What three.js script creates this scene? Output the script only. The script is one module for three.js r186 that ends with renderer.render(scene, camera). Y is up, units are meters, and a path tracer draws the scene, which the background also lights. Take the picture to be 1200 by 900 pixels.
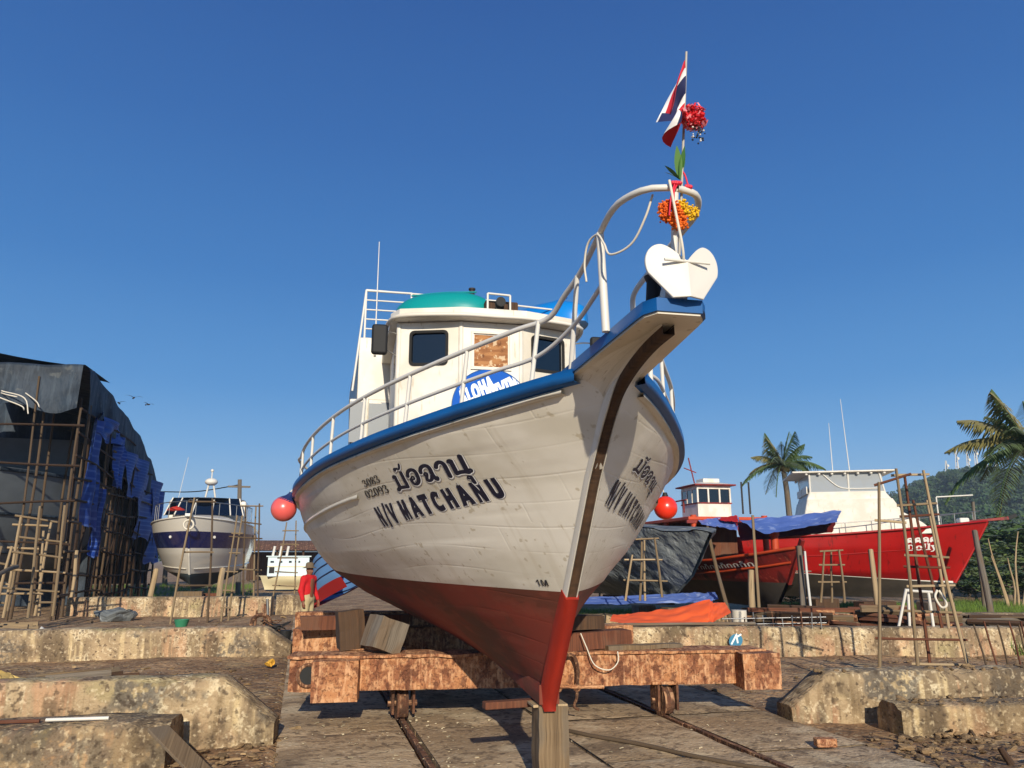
import * as THREE from 'three';
import { RoundedBoxGeometry } from 'three/addons/geometries/RoundedBoxGeometry.js';
import { mergeGeometries, mergeVertices } from 'three/addons/utils/BufferGeometryUtils.js';
import { ImprovedNoise } from 'three/addons/math/ImprovedNoise.js';
import { MarchingCubes } from 'three/addons/objects/MarchingCubes.js';

// ---------- camera, sky, sun, exposure ----------
const D2R = Math.PI / 180;
const scene = new THREE.Scene();
const camera = new THREE.PerspectiveCamera(53.13, 4 / 3, 0.1, 6000);
const EYE = new THREE.Vector3(0, 1.8, 0), YAW = 14.98 * D2R, PITCH = 12.89 * D2R;
camera.position.copy(EYE);
camera.rotation.order = 'YXZ';
camera.rotation.set(PITCH, -YAW, 0);
scene.add(camera);

const SUN_EL = 22 * D2R, SUN_AZ = 8 * D2R;             // low sun behind the camera, a little to the left of the slip axis
const sunDir = new THREE.Vector3(-Math.sin(SUN_AZ) * Math.cos(SUN_EL), Math.sin(SUN_EL), Math.cos(SUN_AZ) * Math.cos(SUN_EL));
const sun = new THREE.DirectionalLight(new THREE.Color(1.0, 0.9, 0.74), 4.9);
sun.position.copy(sunDir).multiplyScalar(80);
sun.castShadow = true;
sun.shadow.mapSize.set(4096, 4096);
Object.assign(sun.shadow.camera, { left: -45, right: 45, top: 45, bottom: -45, near: 1, far: 220 });
sun.shadow.radius = 1;
scene.add(sun, sun.target);

{ // clear morning sky: deep blue overhead, paling to the horizon, a little whiter round the sun
  const W = 512, H = 256, data = new Float32Array(W * H * 4);
  const stops = [[0, [0.40, 0.58, 0.77]], [4, [0.285, 0.5, 0.75]], [8, [0.165, 0.385, 0.7]], [12, [0.095, 0.292, 0.625]], [20, [0.053, 0.2, 0.51]], [30, [0.036, 0.14, 0.41]], [40, [0.027, 0.103, 0.335]], [60, [0.02, 0.08, 0.27]], [90, [0.017, 0.066, 0.23]]];
  for (let j = 0; j < H; j++) for (let i = 0; i < W; i++) {
    const el = ((j + 0.5) / H - 0.5) * 180, a = ((i + 0.5) / W - 0.5) * 2 * Math.PI;
    const e = Math.max(0, el); let k = 0; while (k < stops.length - 2 && e > stops[k + 1][0]) k++;
    const t = Math.min(1, (e - stops[k][0]) / (stops[k + 1][0] - stops[k][0])), s = t;
    const d = new THREE.Vector3(Math.cos(a) * Math.cos(el * D2R), Math.sin(el * D2R), Math.sin(a) * Math.cos(el * D2R)).dot(sunDir);
    const halo = 0.7 * Math.pow(Math.max(0, d), 24) + 0.08 * Math.pow(Math.max(0, d), 4);
    for (let c = 0; c < 3; c++) data[(j * W + i) * 4 + c] = (stops[k][1][c] * (1 - s) + stops[k + 1][1][c] * s) + halo * [0.75, 0.78, 0.8][c];
    if (el < -1) for (let c = 0; c < 3; c++) data[(j * W + i) * 4 + c] *= 0.45;
    data[(j * W + i) * 4 + 3] = 1;
  }
  const sky = new THREE.DataTexture(data, W, H, THREE.RGBAFormat, THREE.FloatType);
  sky.mapping = THREE.EquirectangularReflectionMapping; sky.magFilter = THREE.LinearFilter; sky.minFilter = THREE.LinearFilter; sky.needsUpdate = true;
  scene.background = sky; scene.environment = sky;
}
const renderer = new THREE.WebGLRenderer({ antialias: true });
renderer.toneMapping = THREE.LinearToneMapping;
renderer.toneMappingExposure = 1.05;
renderer.shadowMap.enabled = true;
renderer.setSize(1024, 768);

// ---------- helpers ----------
let seed = 12345;
const rnd = (a = 0, b = 1) => { seed = (seed + 0x6d2b79f5) | 0; let t = Math.imul(seed ^ (seed >>> 15), 1 | seed); t = (t + Math.imul(t ^ (t >>> 7), 61 | t)) ^ t; return a + (b - a) * (((t ^ (t >>> 14)) >>> 0) / 4294967296); };
const reseed = (s) => { seed = s; };
const perlin = new ImprovedNoise(), N3 = (x, y, z = 0.5) => perlin.noise(x, y, z);
const V = (x, y, z) => new THREE.Vector3(x, y, z);
const lerp = (a, b, t) => a + (b - a) * t, clamp = (x, a = 0, b = 1) => Math.min(b, Math.max(a, x)), smooth = (a, b, x) => { const t = clamp((x - a) / (b - a)); return t * t * (3 - 2 * t); };
const table = (xs, ys) => (x) => { if (x <= xs[0]) return ys[0]; for (let i = 1; i < xs.length; i++) if (x <= xs[i]) return lerp(ys[i - 1], ys[i], (x - xs[i - 1]) / (xs[i] - xs[i - 1])); return ys[ys.length - 1]; };
// a place on the yard given by its bearing in the view and its distance along the ground
function at(px, py, dist) {
  const x = px - 600, y = 450 - py, f = 900, fw = f * Math.cos(PITCH) - y * Math.sin(PITCH), up = f * Math.sin(PITCH) + y * Math.cos(PITCH);
  const X = x * Math.cos(YAW) + fw * Math.sin(YAW), Z = -(fw * Math.cos(YAW) - x * Math.sin(YAW)), k = dist / Math.hypot(X, Z);
  return V(X * k, EYE.y + up * k, Z * k);
}
const taken = {};
function numbered(name) { const n = taken[name] = (taken[name] ?? -1) + 1; return n ? name + '_' + String(n).padStart(3, '0') : name; }
function mesh(name, geometry, material, parent) {
  if (Array.isArray(geometry)) geometry = join(geometry);
  const m = new THREE.Mesh(geometry, material); m.name = parent ? name : numbered(name); m.castShadow = m.receiveShadow = true; (parent ?? scene).add(m); return m;
}
function tag(o, label, category, group) { o.userData.label = label; o.userData.category = category; if (group) o.userData.group = group; return o; }
function thing(name, label, category, position = V(0, 0, 0), turn = 0, group) {
  const o = new THREE.Group(); o.name = numbered(name); scene.add(o); o.position.copy(position); o.rotation.y = turn; return tag(o, label, category, group);
}
function structure(o) { o.userData.kind = 'structure'; return o; }
function stuff(o) { o.userData.kind = 'stuff'; return o; }
function copy(root, label, position, turn = 0) { const r = root.clone(); r.name = numbered(root.name.replace(/_\d+$/, '')); scene.add(r); r.position.copy(position); r.rotation.y = turn; r.userData = { ...root.userData, label }; return r; }
function join(list) {
  list = list.map((g) => { g = g.index ? g.toNonIndexed() : g; for (const k of Object.keys(g.attributes)) if (!['position', 'normal', 'uv'].includes(k)) g.deleteAttribute(k); return g; });
  return list.length === 1 ? list[0] : mergeGeometries(list);
}
// uv in metres, taken from the face's main direction, with an offset so that no two pieces show the same patch
function uvm(g, s = 1, ou = rnd(0, 7), ov = rnd(0, 7)) {
  g = g.index ? g.toNonIndexed() : g;
  const p = g.attributes.position, uv = new Float32Array(p.count * 2), a = V(), b = V(), c = V(), n = V();
  for (let i = 0; i < p.count; i += 3) {
    a.fromBufferAttribute(p, i); b.fromBufferAttribute(p, i + 1); c.fromBufferAttribute(p, i + 2);
    n.copy(b).sub(a).cross(c.clone().sub(a)); const x = Math.abs(n.x), y = Math.abs(n.y), z = Math.abs(n.z);
    [a, b, c].forEach((q, k) => { const [u, v] = y >= x && y >= z ? [q.x, q.z] : x >= z ? [q.z, q.y] : [q.x, q.y]; uv[(i + k) * 2] = u * s + ou; uv[(i + k) * 2 + 1] = v * s + ov; });
  }
  g.setAttribute('uv', new THREE.BufferAttribute(uv, 2)); return g;
}
const box = (w, h, d, x = 0, y = 0, z = 0, r = 0) => { const g = r ? new RoundedBoxGeometry(w, h, d, 1, r) : new THREE.BoxGeometry(w, h, d); return g.translate(x, y, z); };
const UP = V(0, 1, 0);
function bar(a, b, r0, r1 = r0, seg = 7) { // a round bar from a to b, length along v
  const d = b.clone().sub(a), L = d.length(), g = new THREE.CylinderGeometry(r1, r0, L, seg, 1);
  const uv = g.attributes.uv; for (let i = 0; i < uv.count; i++) uv.setXY(i, uv.getX(i) * 6.28 * r0, uv.getY(i) * L);
  return g.applyQuaternion(new THREE.Quaternion().setFromUnitVectors(UP, d.normalize())).translate((a.x + b.x) / 2, (a.y + b.y) / 2, (a.z + b.z) / 2);
}
function beam(a, b, w, h, r = 0.008, roll = 0) { // a squared timber from a to b
  const d = b.clone().sub(a), L = d.length(), g = uvm(r ? new RoundedBoxGeometry(w, L, h, 1, r) : new THREE.BoxGeometry(w, L, h));
  return g.rotateY(roll).applyQuaternion(new THREE.Quaternion().setFromUnitVectors(UP, d.normalize())).translate((a.x + b.x) / 2, (a.y + b.y) / 2, (a.z + b.z) / 2);
}
function tube(points, r, seg = 24, rad = 7, closed = false) { return new THREE.TubeGeometry(new THREE.CatmullRomCurve3(points, closed, 'centripetal'), seg, r, rad, closed); }
function bentPole(a, b, r0, r1, sag = 0.02) { // a slightly crooked, tapering bamboo or branch pole
  const d = b.clone().sub(a), L = d.length(), n = 5, g = new THREE.CylinderGeometry(r1, r0, L, 6, n), p = g.attributes.position, k1 = rnd(0, 6), k2 = rnd(0, 6);
  for (let i = 0; i < p.count; i++) { const t = p.getY(i) / L + 0.5; p.setX(i, p.getX(i) + L * sag * Math.sin(t * 3.14) * Math.sin(k1 + t * 2)); p.setZ(i, p.getZ(i) + L * sag * Math.sin(t * 3.14) * Math.cos(k2 + t * 2)); }
  const uv = g.attributes.uv, o = rnd(0, 5); for (let i = 0; i < uv.count; i++) uv.setXY(i, uv.getX(i) * 6.28 * r0, uv.getY(i) * L + o);
  g.computeVertexNormals();
  return g.applyQuaternion(new THREE.Quaternion().setFromUnitVectors(UP, d.normalize())).translate((a.x + b.x) / 2, (a.y + b.y) / 2, (a.z + b.z) / 2);
}
function gridGeo(nu, nv, fn, closedU = false) { // fn(i/nu, j/nv) -> [x, y, z, u, v]
  const pos = [], uv = [], idx = [];
  for (let j = 0; j <= nv; j++) for (let i = 0; i <= nu; i++) { const q = fn(i / nu, j / nv); pos.push(q[0], q[1], q[2]); uv.push(q[3] ?? i / nu, q[4] ?? j / nv); }
  for (let j = 0; j < nv; j++) for (let i = 0; i < nu; i++) { const a = j * (nu + 1) + i, b = a + 1, c = a + nu + 1, d = c + 1; idx.push(a, b, d, a, d, c); }
  const g = new THREE.BufferGeometry(); g.setAttribute('position', new THREE.Float32BufferAttribute(pos, 3)); g.setAttribute('uv', new THREE.Float32BufferAttribute(uv, 2)); g.setIndex(idx); g.computeVertexNormals(); return g;
}
function flipFaces(g) { const idx = g.index; if (idx) { for (let i = 0; i < idx.count; i += 3) { const t = idx.getX(i); idx.setX(i, idx.getX(i + 1)); idx.setX(i + 1, t); } } else for (const k of Object.keys(g.attributes)) { const a = g.attributes[k]; for (let i = 0; i < a.count; i += 3) for (let c = 0; c < a.itemSize; c++) { const q = i * a.itemSize + c, r = (i + 1) * a.itemSize + c, t = a.array[q]; a.array[q] = a.array[r]; a.array[r] = t; } } g.computeVertexNormals(); return g; }
const jitter = (g, s, f = 3) => { const p = g.attributes.position, o = rnd(0, 50); for (let i = 0; i < p.count; i++) { const x = p.getX(i), y = p.getY(i), z = p.getZ(i); p.setXYZ(i, x + s * N3(x * f + o, y * f, z * f), y + s * N3(x * f, y * f + o, z * f), z + s * N3(x * f, y * f, z * f + o)); } g.computeVertexNormals(); return g; };

// ---------- procedural textures ----------
function lattice(period, salt) { const t = new Float32Array(period * period); let s = salt * 7919 + 17; for (let i = 0; i < t.length; i++) { s = (Math.imul(s, 1664525) + 1013904223) | 0; t[i] = ((s >>> 8) & 0xffff) / 65535; } return t; }
const lattices = {};
function vn(u, v, px, py, salt = 1) { // value noise that repeats over the unit square
  const P = Math.max(px, py), key = P + '_' + salt, L = lattices[key] ?? (lattices[key] = lattice(P, salt));
  const x = ((u % 1) + 1) % 1 * px, y = ((v % 1) + 1) % 1 * py, ix = Math.floor(x), iy = Math.floor(y), fx = x - ix, fy = y - iy, sx = fx * fx * (3 - 2 * fx), sy = fy * fy * (3 - 2 * fy);
  const g = (a, b) => L[(b % py) * P + (a % px)];
  return lerp(lerp(g(ix, iy), g(ix + 1, iy), sx), lerp(g(ix, iy + 1), g(ix + 1, iy + 1), sx), sy);
}
function fbm(u, v, px, py, oct = 4, salt = 1) { let s = 0, a = 0.5, n = 0; for (let o = 0; o < oct; o++) { s += a * vn(u, v, px << o, py << o, salt + o); n += a; a *= 0.55; } return s / n; }
const mix3 = (a, b, t) => [lerp(a[0], b[0], t), lerp(a[1], b[1], t), lerp(a[2], b[2], t)];
const hex = (h) => [(h >> 16) / 255, ((h >> 8) & 255) / 255, (h & 255) / 255];
function tex(n, fn, rx = 1, ry = 1, srgb = true, m = n) {
  const data = new Uint8Array(n * m * 4);
  for (let j = 0; j < m; j++) for (let i = 0; i < n; i++) { const c = fn((i + 0.5) / n, (j + 0.5) / m), o = (j * n + i) * 4; for (let k = 0; k < 3; k++) data[o + k] = 255 * clamp(c[k] ?? c); data[o + 3] = 255; }
  const t = new THREE.DataTexture(data, n, m); t.wrapS = t.wrapT = THREE.RepeatWrapping; t.magFilter = THREE.LinearFilter; t.minFilter = THREE.LinearMipmapLinearFilter; t.generateMipmaps = true; t.repeat.set(rx, ry);
  if (srgb) t.colorSpace = THREE.SRGBColorSpace; t.needsUpdate = true; return t;
}
const grey = (n, fn, rx, ry, m) => tex(n, (u, v) => { const h = fn(u, v); return [h, h, h]; }, rx, ry, false, m);
const std = (o) => new THREE.MeshStandardMaterial({ roughness: 0.8, metalness: 0, ...o });
const phys = (o) => new THREE.MeshPhysicalMaterial({ roughness: 0.5, metalness: 0, ...o });
const plain = (h, r = 0.7, extra = {}) => std({ color: h, roughness: r, ...extra });

const M = {};
{
  // old rendered concrete: sand, cement, paint spills in cream, brick, moss and slate, damp streaks
  const conc = (tint, paint, salt) => tex(768, (u, v) => {
    const a = fbm(u, v, 7, 7, 6, salt), b = fbm(u, v, 80, 80, 3, salt + 9), st = fbm(u, v, 56, 5, 5, salt + 20), c = fbm(u, v, 4, 5, 4, salt + 30), d = fbm(u, v, 6, 5, 5, salt + 41), e = fbm(u, v, 6, 7, 5, salt + 50), h = fbm(u, v, 9, 8, 6, salt + 60);
    let k = mix3(hex(0xa89478), hex(0x80705a), smooth(0.3, 0.7, a));
    k = mix3(k, hex(0xc9b690), 0.8 * smooth(0.45, 0.72, st) * smooth(0.42, 0.6, c)); k = mix3(k, hex(0x6a5941), 0.55 * smooth(0.52, 0.7, fbm(u, v, 60, 4, 4, salt + 25)) * smooth(0.6, 0.4, c));
    k = mix3(k, hex(0xd9cdb0), 0.8 * paint * smooth(0.56, 0.7, h) * smooth(0.4, 0.6, b));
    k = mix3(k, hex(0xa8755c), 0.42 * paint * smooth(0.54, 0.7, d) * smooth(0.4, 0.6, st));
    k = mix3(k, hex(0x86805a), 0.5 * paint * smooth(0.6, 0.75, e));
    k = mix3(k, hex(0x54504c), 0.75 * paint * smooth(0.6, 0.7, fbm(u, v, 5, 6, 5, salt + 91)) * smooth(0.3, 0.5, b));
    k = mix3(k, hex(0x56493a), 0.7 * smooth(0.57, 0.7, fbm(u, v, 12, 5, 6, salt + 71)));
    k = mix3(k, hex(0x3a2f25), 0.6 * smooth(0.6, 0.8, b)); k = mix3(k, hex(0xded2b8), 0.5 * smooth(0.6, 0.8, fbm(u, v, 120, 120, 3, salt + 81)));
    return [k[0] * tint[0], k[1] * tint[1], k[2] * tint[2]];
  }, 0.24, 0.24);
  const cb = grey(512, (u, v) => 0.5 * fbm(u, v, 9, 9, 6, 5) + 0.5 * fbm(u, v, 60, 60, 3, 77), 0.6, 0.6);
  M.concrete = std({ map: conc([1.04, 1.02, 0.97], 1, 3), bumpMap: cb, bumpScale: 0.03, roughness: 0.95 });
  M.concrete2 = std({ map: conc([0.98, 0.95, 0.88], 0.7, 113), bumpMap: cb, bumpScale: 0.035, roughness: 0.95 });
  M.concretePale = std({ map: conc([1.06, 1.04, 1.0], 0.9, 211), bumpMap: cb, bumpScale: 0.03, roughness: 0.95 });
  const wornConc = (salt) => tex(768, (u, v) => {
    const a = fbm(u, v, 4, 4, 6, salt), b = fbm(u, v, 50, 50, 3, salt + 9), g = fbm(u, v, 3, 40, 4, salt + 13);
    let k = mix3(hex(0xbda482), hex(0x957d5e), smooth(0.3, 0.7, a * 0.6 + g * 0.4));
    k = mix3(k, hex(0xc6b392), 0.7 * smooth(0.52, 0.75, fbm(u, v, 6, 9, 5, salt + 23)));
    k = mix3(k, hex(0x6e5b44), 0.7 * smooth(0.56, 0.74, fbm(u, v, 7, 5, 5, salt + 31)));
    k = mix3(k, hex(0x4a3b2b), 0.5 * smooth(0.55, 0.75, b)); return mix3(k, hex(0xd8cbb0), 0.35 * smooth(0.72, 0.8, fbm(u, v, 90, 90, 2, salt + 47)));
  }, 0.31, 0.31);
  M.slab = std({ map: wornConc(17), bumpMap: cb, bumpScale: 0.02, roughness: 0.92 });
  M.slab2 = std({ map: wornConc(317), bumpMap: cb, bumpScale: 0.02, roughness: 0.92 });
  M.dirt = std({ map: tex(768, (u, v) => {
    const a = fbm(u, v, 6, 6, 6, 401), b = fbm(u, v, 80, 80, 3, 409);
    let k = mix3(hex(0xa98660), hex(0x7c5e40), smooth(0.32, 0.68, a)); k = mix3(k, hex(0xb39a70), 0.6 * smooth(0.52, 0.7, fbm(u, v, 9, 9, 5, 419)));
    k = mix3(k, hex(0x42301f), 0.6 * smooth(0.55, 0.75, b)); return mix3(k, hex(0xcfc2a2), 0.5 * smooth(0.68, 0.78, fbm(u, v, 110, 110, 2, 431)));
  }, 0.22, 0.22), bumpMap: grey(512, (u, v) => fbm(u, v, 12, 12, 6, 443), 0.5, 0.5), bumpScale: 0.06, roughness: 0.97 });
  M.rubble = std({ color: 0xffffff, map: tex(256, (u, v) => mix3(hex(0xb09a78), hex(0x5a4733), fbm(u, v, 8, 8, 5, 461)), 2, 2), roughness: 0.95 });
  M.chip = std({ color: 0xd9cdb4, roughness: 0.9 });
  const rust = (salt, a0, a1, a2) => tex(768, (u, v) => {
    const a = fbm(u, v, 5, 5, 6, salt), b = fbm(u, v, 30, 24, 4, salt + 7), c = fbm(u, v, 70, 50, 3, salt + 15), st = fbm(u, v, 40, 6, 4, salt + 27);
    let k = mix3(hex(a0), hex(a1), smooth(0.35, 0.65, a)); k = mix3(k, hex(a2), 0.7 * smooth(0.4, 0.72, b)); k = mix3(k, hex(0x55311f), 0.6 * smooth(0.5, 0.72, c * 0.75 + a * 0.25));
    k = mix3(k, hex(0xd8aa80), 0.65 * smooth(0.55, 0.72, st)); k = mix3(k, hex(0x55301f), 0.6 * smooth(0.6, 0.72, fbm(u, v, 16, 10, 5, salt + 33))); return k;
  }, 0.8, 0.8);
  const rb = grey(512, (u, v) => 0.6 * smooth(0.45, 0.6, fbm(u, v, 20, 16, 5, 601)) + 0.4 * fbm(u, v, 70, 60, 3, 603), 1, 1);
  M.rust = std({ map: rust(501, 0xb27a50, 0x8e5a3c, 0xcb9c72), bumpMap: rb, bumpScale: 0.014, roughness: 0.9, metalness: 0 });
  M.rustDark = std({ map: rust(551, 0x6b4630, 0x463022, 0x7d5a40), bumpMap: rb, bumpScale: 0.01, roughness: 0.9 });
  const wood = (salt, a, b, c) => tex(512, (u, v) => { const g = 0.5 + 0.4 * (fbm(u, v, 70, 3, 5, salt) - 0.5), k0 = fbm(u, v, 4, 3, 4, salt + 5); let k = mix3(hex(a), hex(b), smooth(0.3, 0.7, g)); k = mix3(k, hex(c), 0.7 * smooth(0.5, 0.7, k0)); return mix3(k, hex(0x1c140d), 0.4 * smooth(0.68, 0.82, fbm(u, v, 60, 2, 3, salt + 11))); }, 1.2, 0.6);
  const wb = grey(256, (u, v) => fbm(u, v, 60, 3, 4, 705), 1.2, 0.6);
  M.wood = std({ map: wood(701, 0x8d7759, 0x5d4a34, 0x6e6252), bumpMap: wb, bumpScale: 0.0025, roughness: 0.92 });
  M.woodGrey = std({ map: wood(721, 0x8a8072, 0x5c5348, 0x6f5c48), bumpMap: wb, bumpScale: 0.003, roughness: 0.92 });
  M.woodDark = std({ map: wood(741, 0x5e432c, 0x38271a, 0x4c3a2a), bumpMap: wb, bumpScale: 0.0025, roughness: 0.9 });
  M.woodRed = std({ map: wood(761, 0x7c4a30, 0x4f2d1e, 0x694a38), bumpMap: wb, bumpScale: 0.0025, roughness: 0.9 });
  M.bamboo = std({ map: wood(781, 0xa08a66, 0x77634a, 0x8a7a62), roughness: 0.8 });
  M.bambooDark = std({ map: wood(791, 0x755f45, 0x4c3d2d, 0x63513c), roughness: 0.85 });
  M.bambooPale = std({ map: wood(797, 0xc4ab84, 0x9a8260, 0xb09c7c), roughness: 0.8 });
  M.ply = std({ map: tex(512, (u, v) => { const g = fbm(u, v, 6, 30, 5, 801); let k = mix3(hex(0xb07c4e), hex(0x8e5d38), smooth(0.3, 0.7, g)); k = mix3(k, hex(0xd9c3a0), 0.8 * smooth(0.64, 0.72, fbm(u, v, 14, 12, 4, 811))); return mix3(k, hex(0x5f3a22), 0.7 * smooth(0.62, 0.75, fbm(u, v, 18, 10, 4, 821))); }, 1.3, 1.3), roughness: 0.9 });
  // brushed white hull paint over old planking: faint chalky patches, thin rust weeps
  const hp = tex(768, (u, v) => { const a = fbm(u, v, 4, 6, 5, 901), st = fbm(u, v, 50, 3, 4, 911); let k = mix3(hex(0xe9e1d0), hex(0xd6cdb9), smooth(0.35, 0.7, a)); k = mix3(k, hex(0xc2b59c), 0.25 * smooth(0.62, 0.8, st)); return mix3(k, hex(0xa9997c), 0.5 * smooth(0.72, 0.82, fbm(u, v, 60, 50, 3, 921))); }, 0.3, 0.4);
  const hb = grey(768, (u, v) => { const k = v * 11 + 0.25 * Math.sin(u * 6.283), f = k - Math.floor(k), seam = Math.exp(-((Math.min(f, 1 - f) / 0.035) ** 2)); const bu = (u * 3 + Math.floor(k) * 0.37) % 1, butt = Math.exp(-((Math.min(bu, 1 - bu) / 0.006) ** 2)); return 0.7 - 0.35 * seam * vn(u, v, 9, 11, 931) - 0.3 * butt * vn(u, v, 5, 11, 935) + 0.3 * fbm(u, v, 5, 14, 4, 937); }, 0.28, 0.48);
  M.hull = phys({ map: hp, bumpMap: hb, bumpScale: 0.006, roughness: 0.42, clearcoat: 0.25, clearcoatRoughness: 0.35 });
  M.red = std({ map: tex(768, (u, v) => { const a = fbm(u, v, 5, 5, 5, 951), st = fbm(u, v, 12, 30, 4, 955), w = fbm(u, v, 3, 4, 4, 961); let k = mix3(hex(0x84301c), hex(0x64301d), smooth(0.35, 0.65, a)); k = mix3(k, hex(0x573625), 0.7 * smooth(0.5, 0.7, w)); return mix3(k, hex(0x8a4630), 0.4 * smooth(0.55, 0.7, st)); }, 0.35, 0.5), bumpMap: hb, bumpScale: 0.008, roughness: 0.75 });
  M.redBright = std({ map: tex(256, (u, v) => mix3(hex(0xa8260f), hex(0x8a1f0e), fbm(u, v, 8, 8, 5, 971)), 1, 1), roughness: 0.6 });
  M.white = std({ map: tex(512, (u, v) => { let k = mix3(hex(0xe2dccf), hex(0xd3cbba), smooth(0.35, 0.7, fbm(u, v, 5, 5, 5, 981))); return mix3(k, hex(0xb7a88c), 0.5 * smooth(0.7, 0.82, fbm(u, v, 40, 8, 4, 985))); }, 0.5, 0.5), roughness: 0.5 });
  M.railWhite = plain(0xd9d5ca, 0.45);
  M.blue = std({ map: tex(256, (u, v) => mix3(hex(0x0f5fa0), hex(0x0b4f8a), fbm(u, v, 6, 6, 5, 991)), 0.7, 0.7), roughness: 0.42 });
  M.glass = phys({ color: 0x0b1118, roughness: 0.08, clearcoat: 1, clearcoatRoughness: 0.03 });
  M.black = plain(0x141414, 0.7); M.rubber = plain(0x1b1a19, 0.85); M.steel = std({ color: 0x9a9a98, roughness: 0.4, metalness: 0.8 }); M.darkMetal = plain(0x2b2624, 0.7);
  M.rope = plain(0xd8d0be, 0.95); M.ropeDark = plain(0x5a4a38, 0.95);
}

// ---------- setting: ground, slipway floor, far land ----------
{
  const axis = []; for (let a = 0.18, x = 0; x < 3000; a *= x < 16 ? 1.012 : 1.09, x += a) axis.push(x);
  const xs = [...axis.slice(1).reverse().map((v) => 2.8 - v), ...axis.map((v) => 2.8 + v)], zs = [...axis.slice(1, 90).reverse().map((v) => v - 6), ...axis.map((v) => -6 - v)];
  const pos = [], uv = [], idx = [], nx = xs.length;
  for (const z of zs) for (const x of xs) {
    const d = Math.hypot(x, z), under = x > -0.05 && x < 5.5 && z < 1 && z > -26.5 ? 1 : 0;
    let y = -0.035 + (d < 60 ? 0.035 * N3(x * 0.9, z * 0.9) + 0.02 * N3(x * 3.1, z * 3.1, 4) : 0) - (under ? 0.12 : 0);
    if (!under && d < 40) y += 0.05 * smooth(0.1, 0.6, N3(x * 0.45 + 9, z * 0.45));
    pos.push(x, y, z); uv.push(x, z);
  }
  for (let j = 0; j < zs.length - 1; j++) for (let i = 0; i < nx - 1; i++) { const a = j * nx + i; idx.push(a, a + nx, a + 1, a + 1, a + nx, a + nx + 1); }
  const g = new THREE.BufferGeometry(); g.setAttribute('position', new THREE.Float32BufferAttribute(pos, 3)); g.setAttribute('uv', new THREE.Float32BufferAttribute(uv, 2)); g.setIndex(idx); g.computeVertexNormals();
  if (g.attributes.normal.getY(5) < 0) { for (let i = 0; i < idx.length; i += 3) [idx[i], idx[i + 1]] = [idx[i + 1], idx[i]]; g.setIndex(idx); g.computeVertexNormals(); }
  tag(structure(mesh('ground', g, M.dirt)), 'brown trampled dirt and debris ground of the boatyard', 'ground');
}
const slip = thing('slipway_floor', 'worn concrete slipway floor panels with two rails running away', 'slipway'); structure(slip);
{ reseed(77);
  const xs = [[-0.13, 1.17], [1.31, 2.775], [2.815, 4.23], [4.37, 5.62]], zj = [0.5, -2.2, -4.7, -7.15, -9.0, -11.6, -13.6, -16.2, -18.9, -21.8, -24.6, -27];
  xs.forEach(([a, b], c) => { for (let k = 0; k < zj.length - 1; k++) {
    const z0 = zj[k] + rnd(-0.12, 0.12) * (c % 2), z1 = zj[k + 1] + 0.018 + rnd(-0.01, 0.01), w = b - a - rnd(0, 0.012), d = Math.abs(zj[k] - zj[k + 1]) - 0.022;
    const n = Math.max(4, Math.round(w / 0.12)), m = Math.max(4, Math.round(d / 0.16)), tx = rnd(-0.006, 0.006), tz = rnd(-0.004, 0.004), cx = (a + b) / 2, cz = (zj[k] + zj[k + 1]) / 2;
    const top = gridGeo(n, m, (u, v) => { const x = a + u * w, z = zj[k] - 0.011 - v * d, e = Math.min(u * w, (1 - u) * w, v * d, (1 - v) * d), ch = e < 0.01 ? 0.012 + 0.014 * Math.max(0, N3(x * 6, z * 6)) : 0; return [x, tx * (x - cx) + tz * (z - cz) + 0.006 * N3(x * 1.4, z * 1.4, c) + 0.003 * N3(x * 6, z * 6) - ch, z, x, z]; });
    const body = box(w - 0.006, 0.1, d - 0.006, cx, -0.075, cz); const p = mesh('slab_panel', [top, uvm(body)], (k + c) % 2 ? M.slab : M.slab2, slip);
  } });
  for (const x of [1.24, 4.30]) for (let k = 0; k < 6; k++) mesh('rail', uvm(box(0.055, 0.06, 4.58, x + rnd(-0.004, 0.004), -0.032 + rnd(-0.003, 0.003), -1.6 - k * 4.6, 0.006)), M.rustDark, slip);
}
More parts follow.
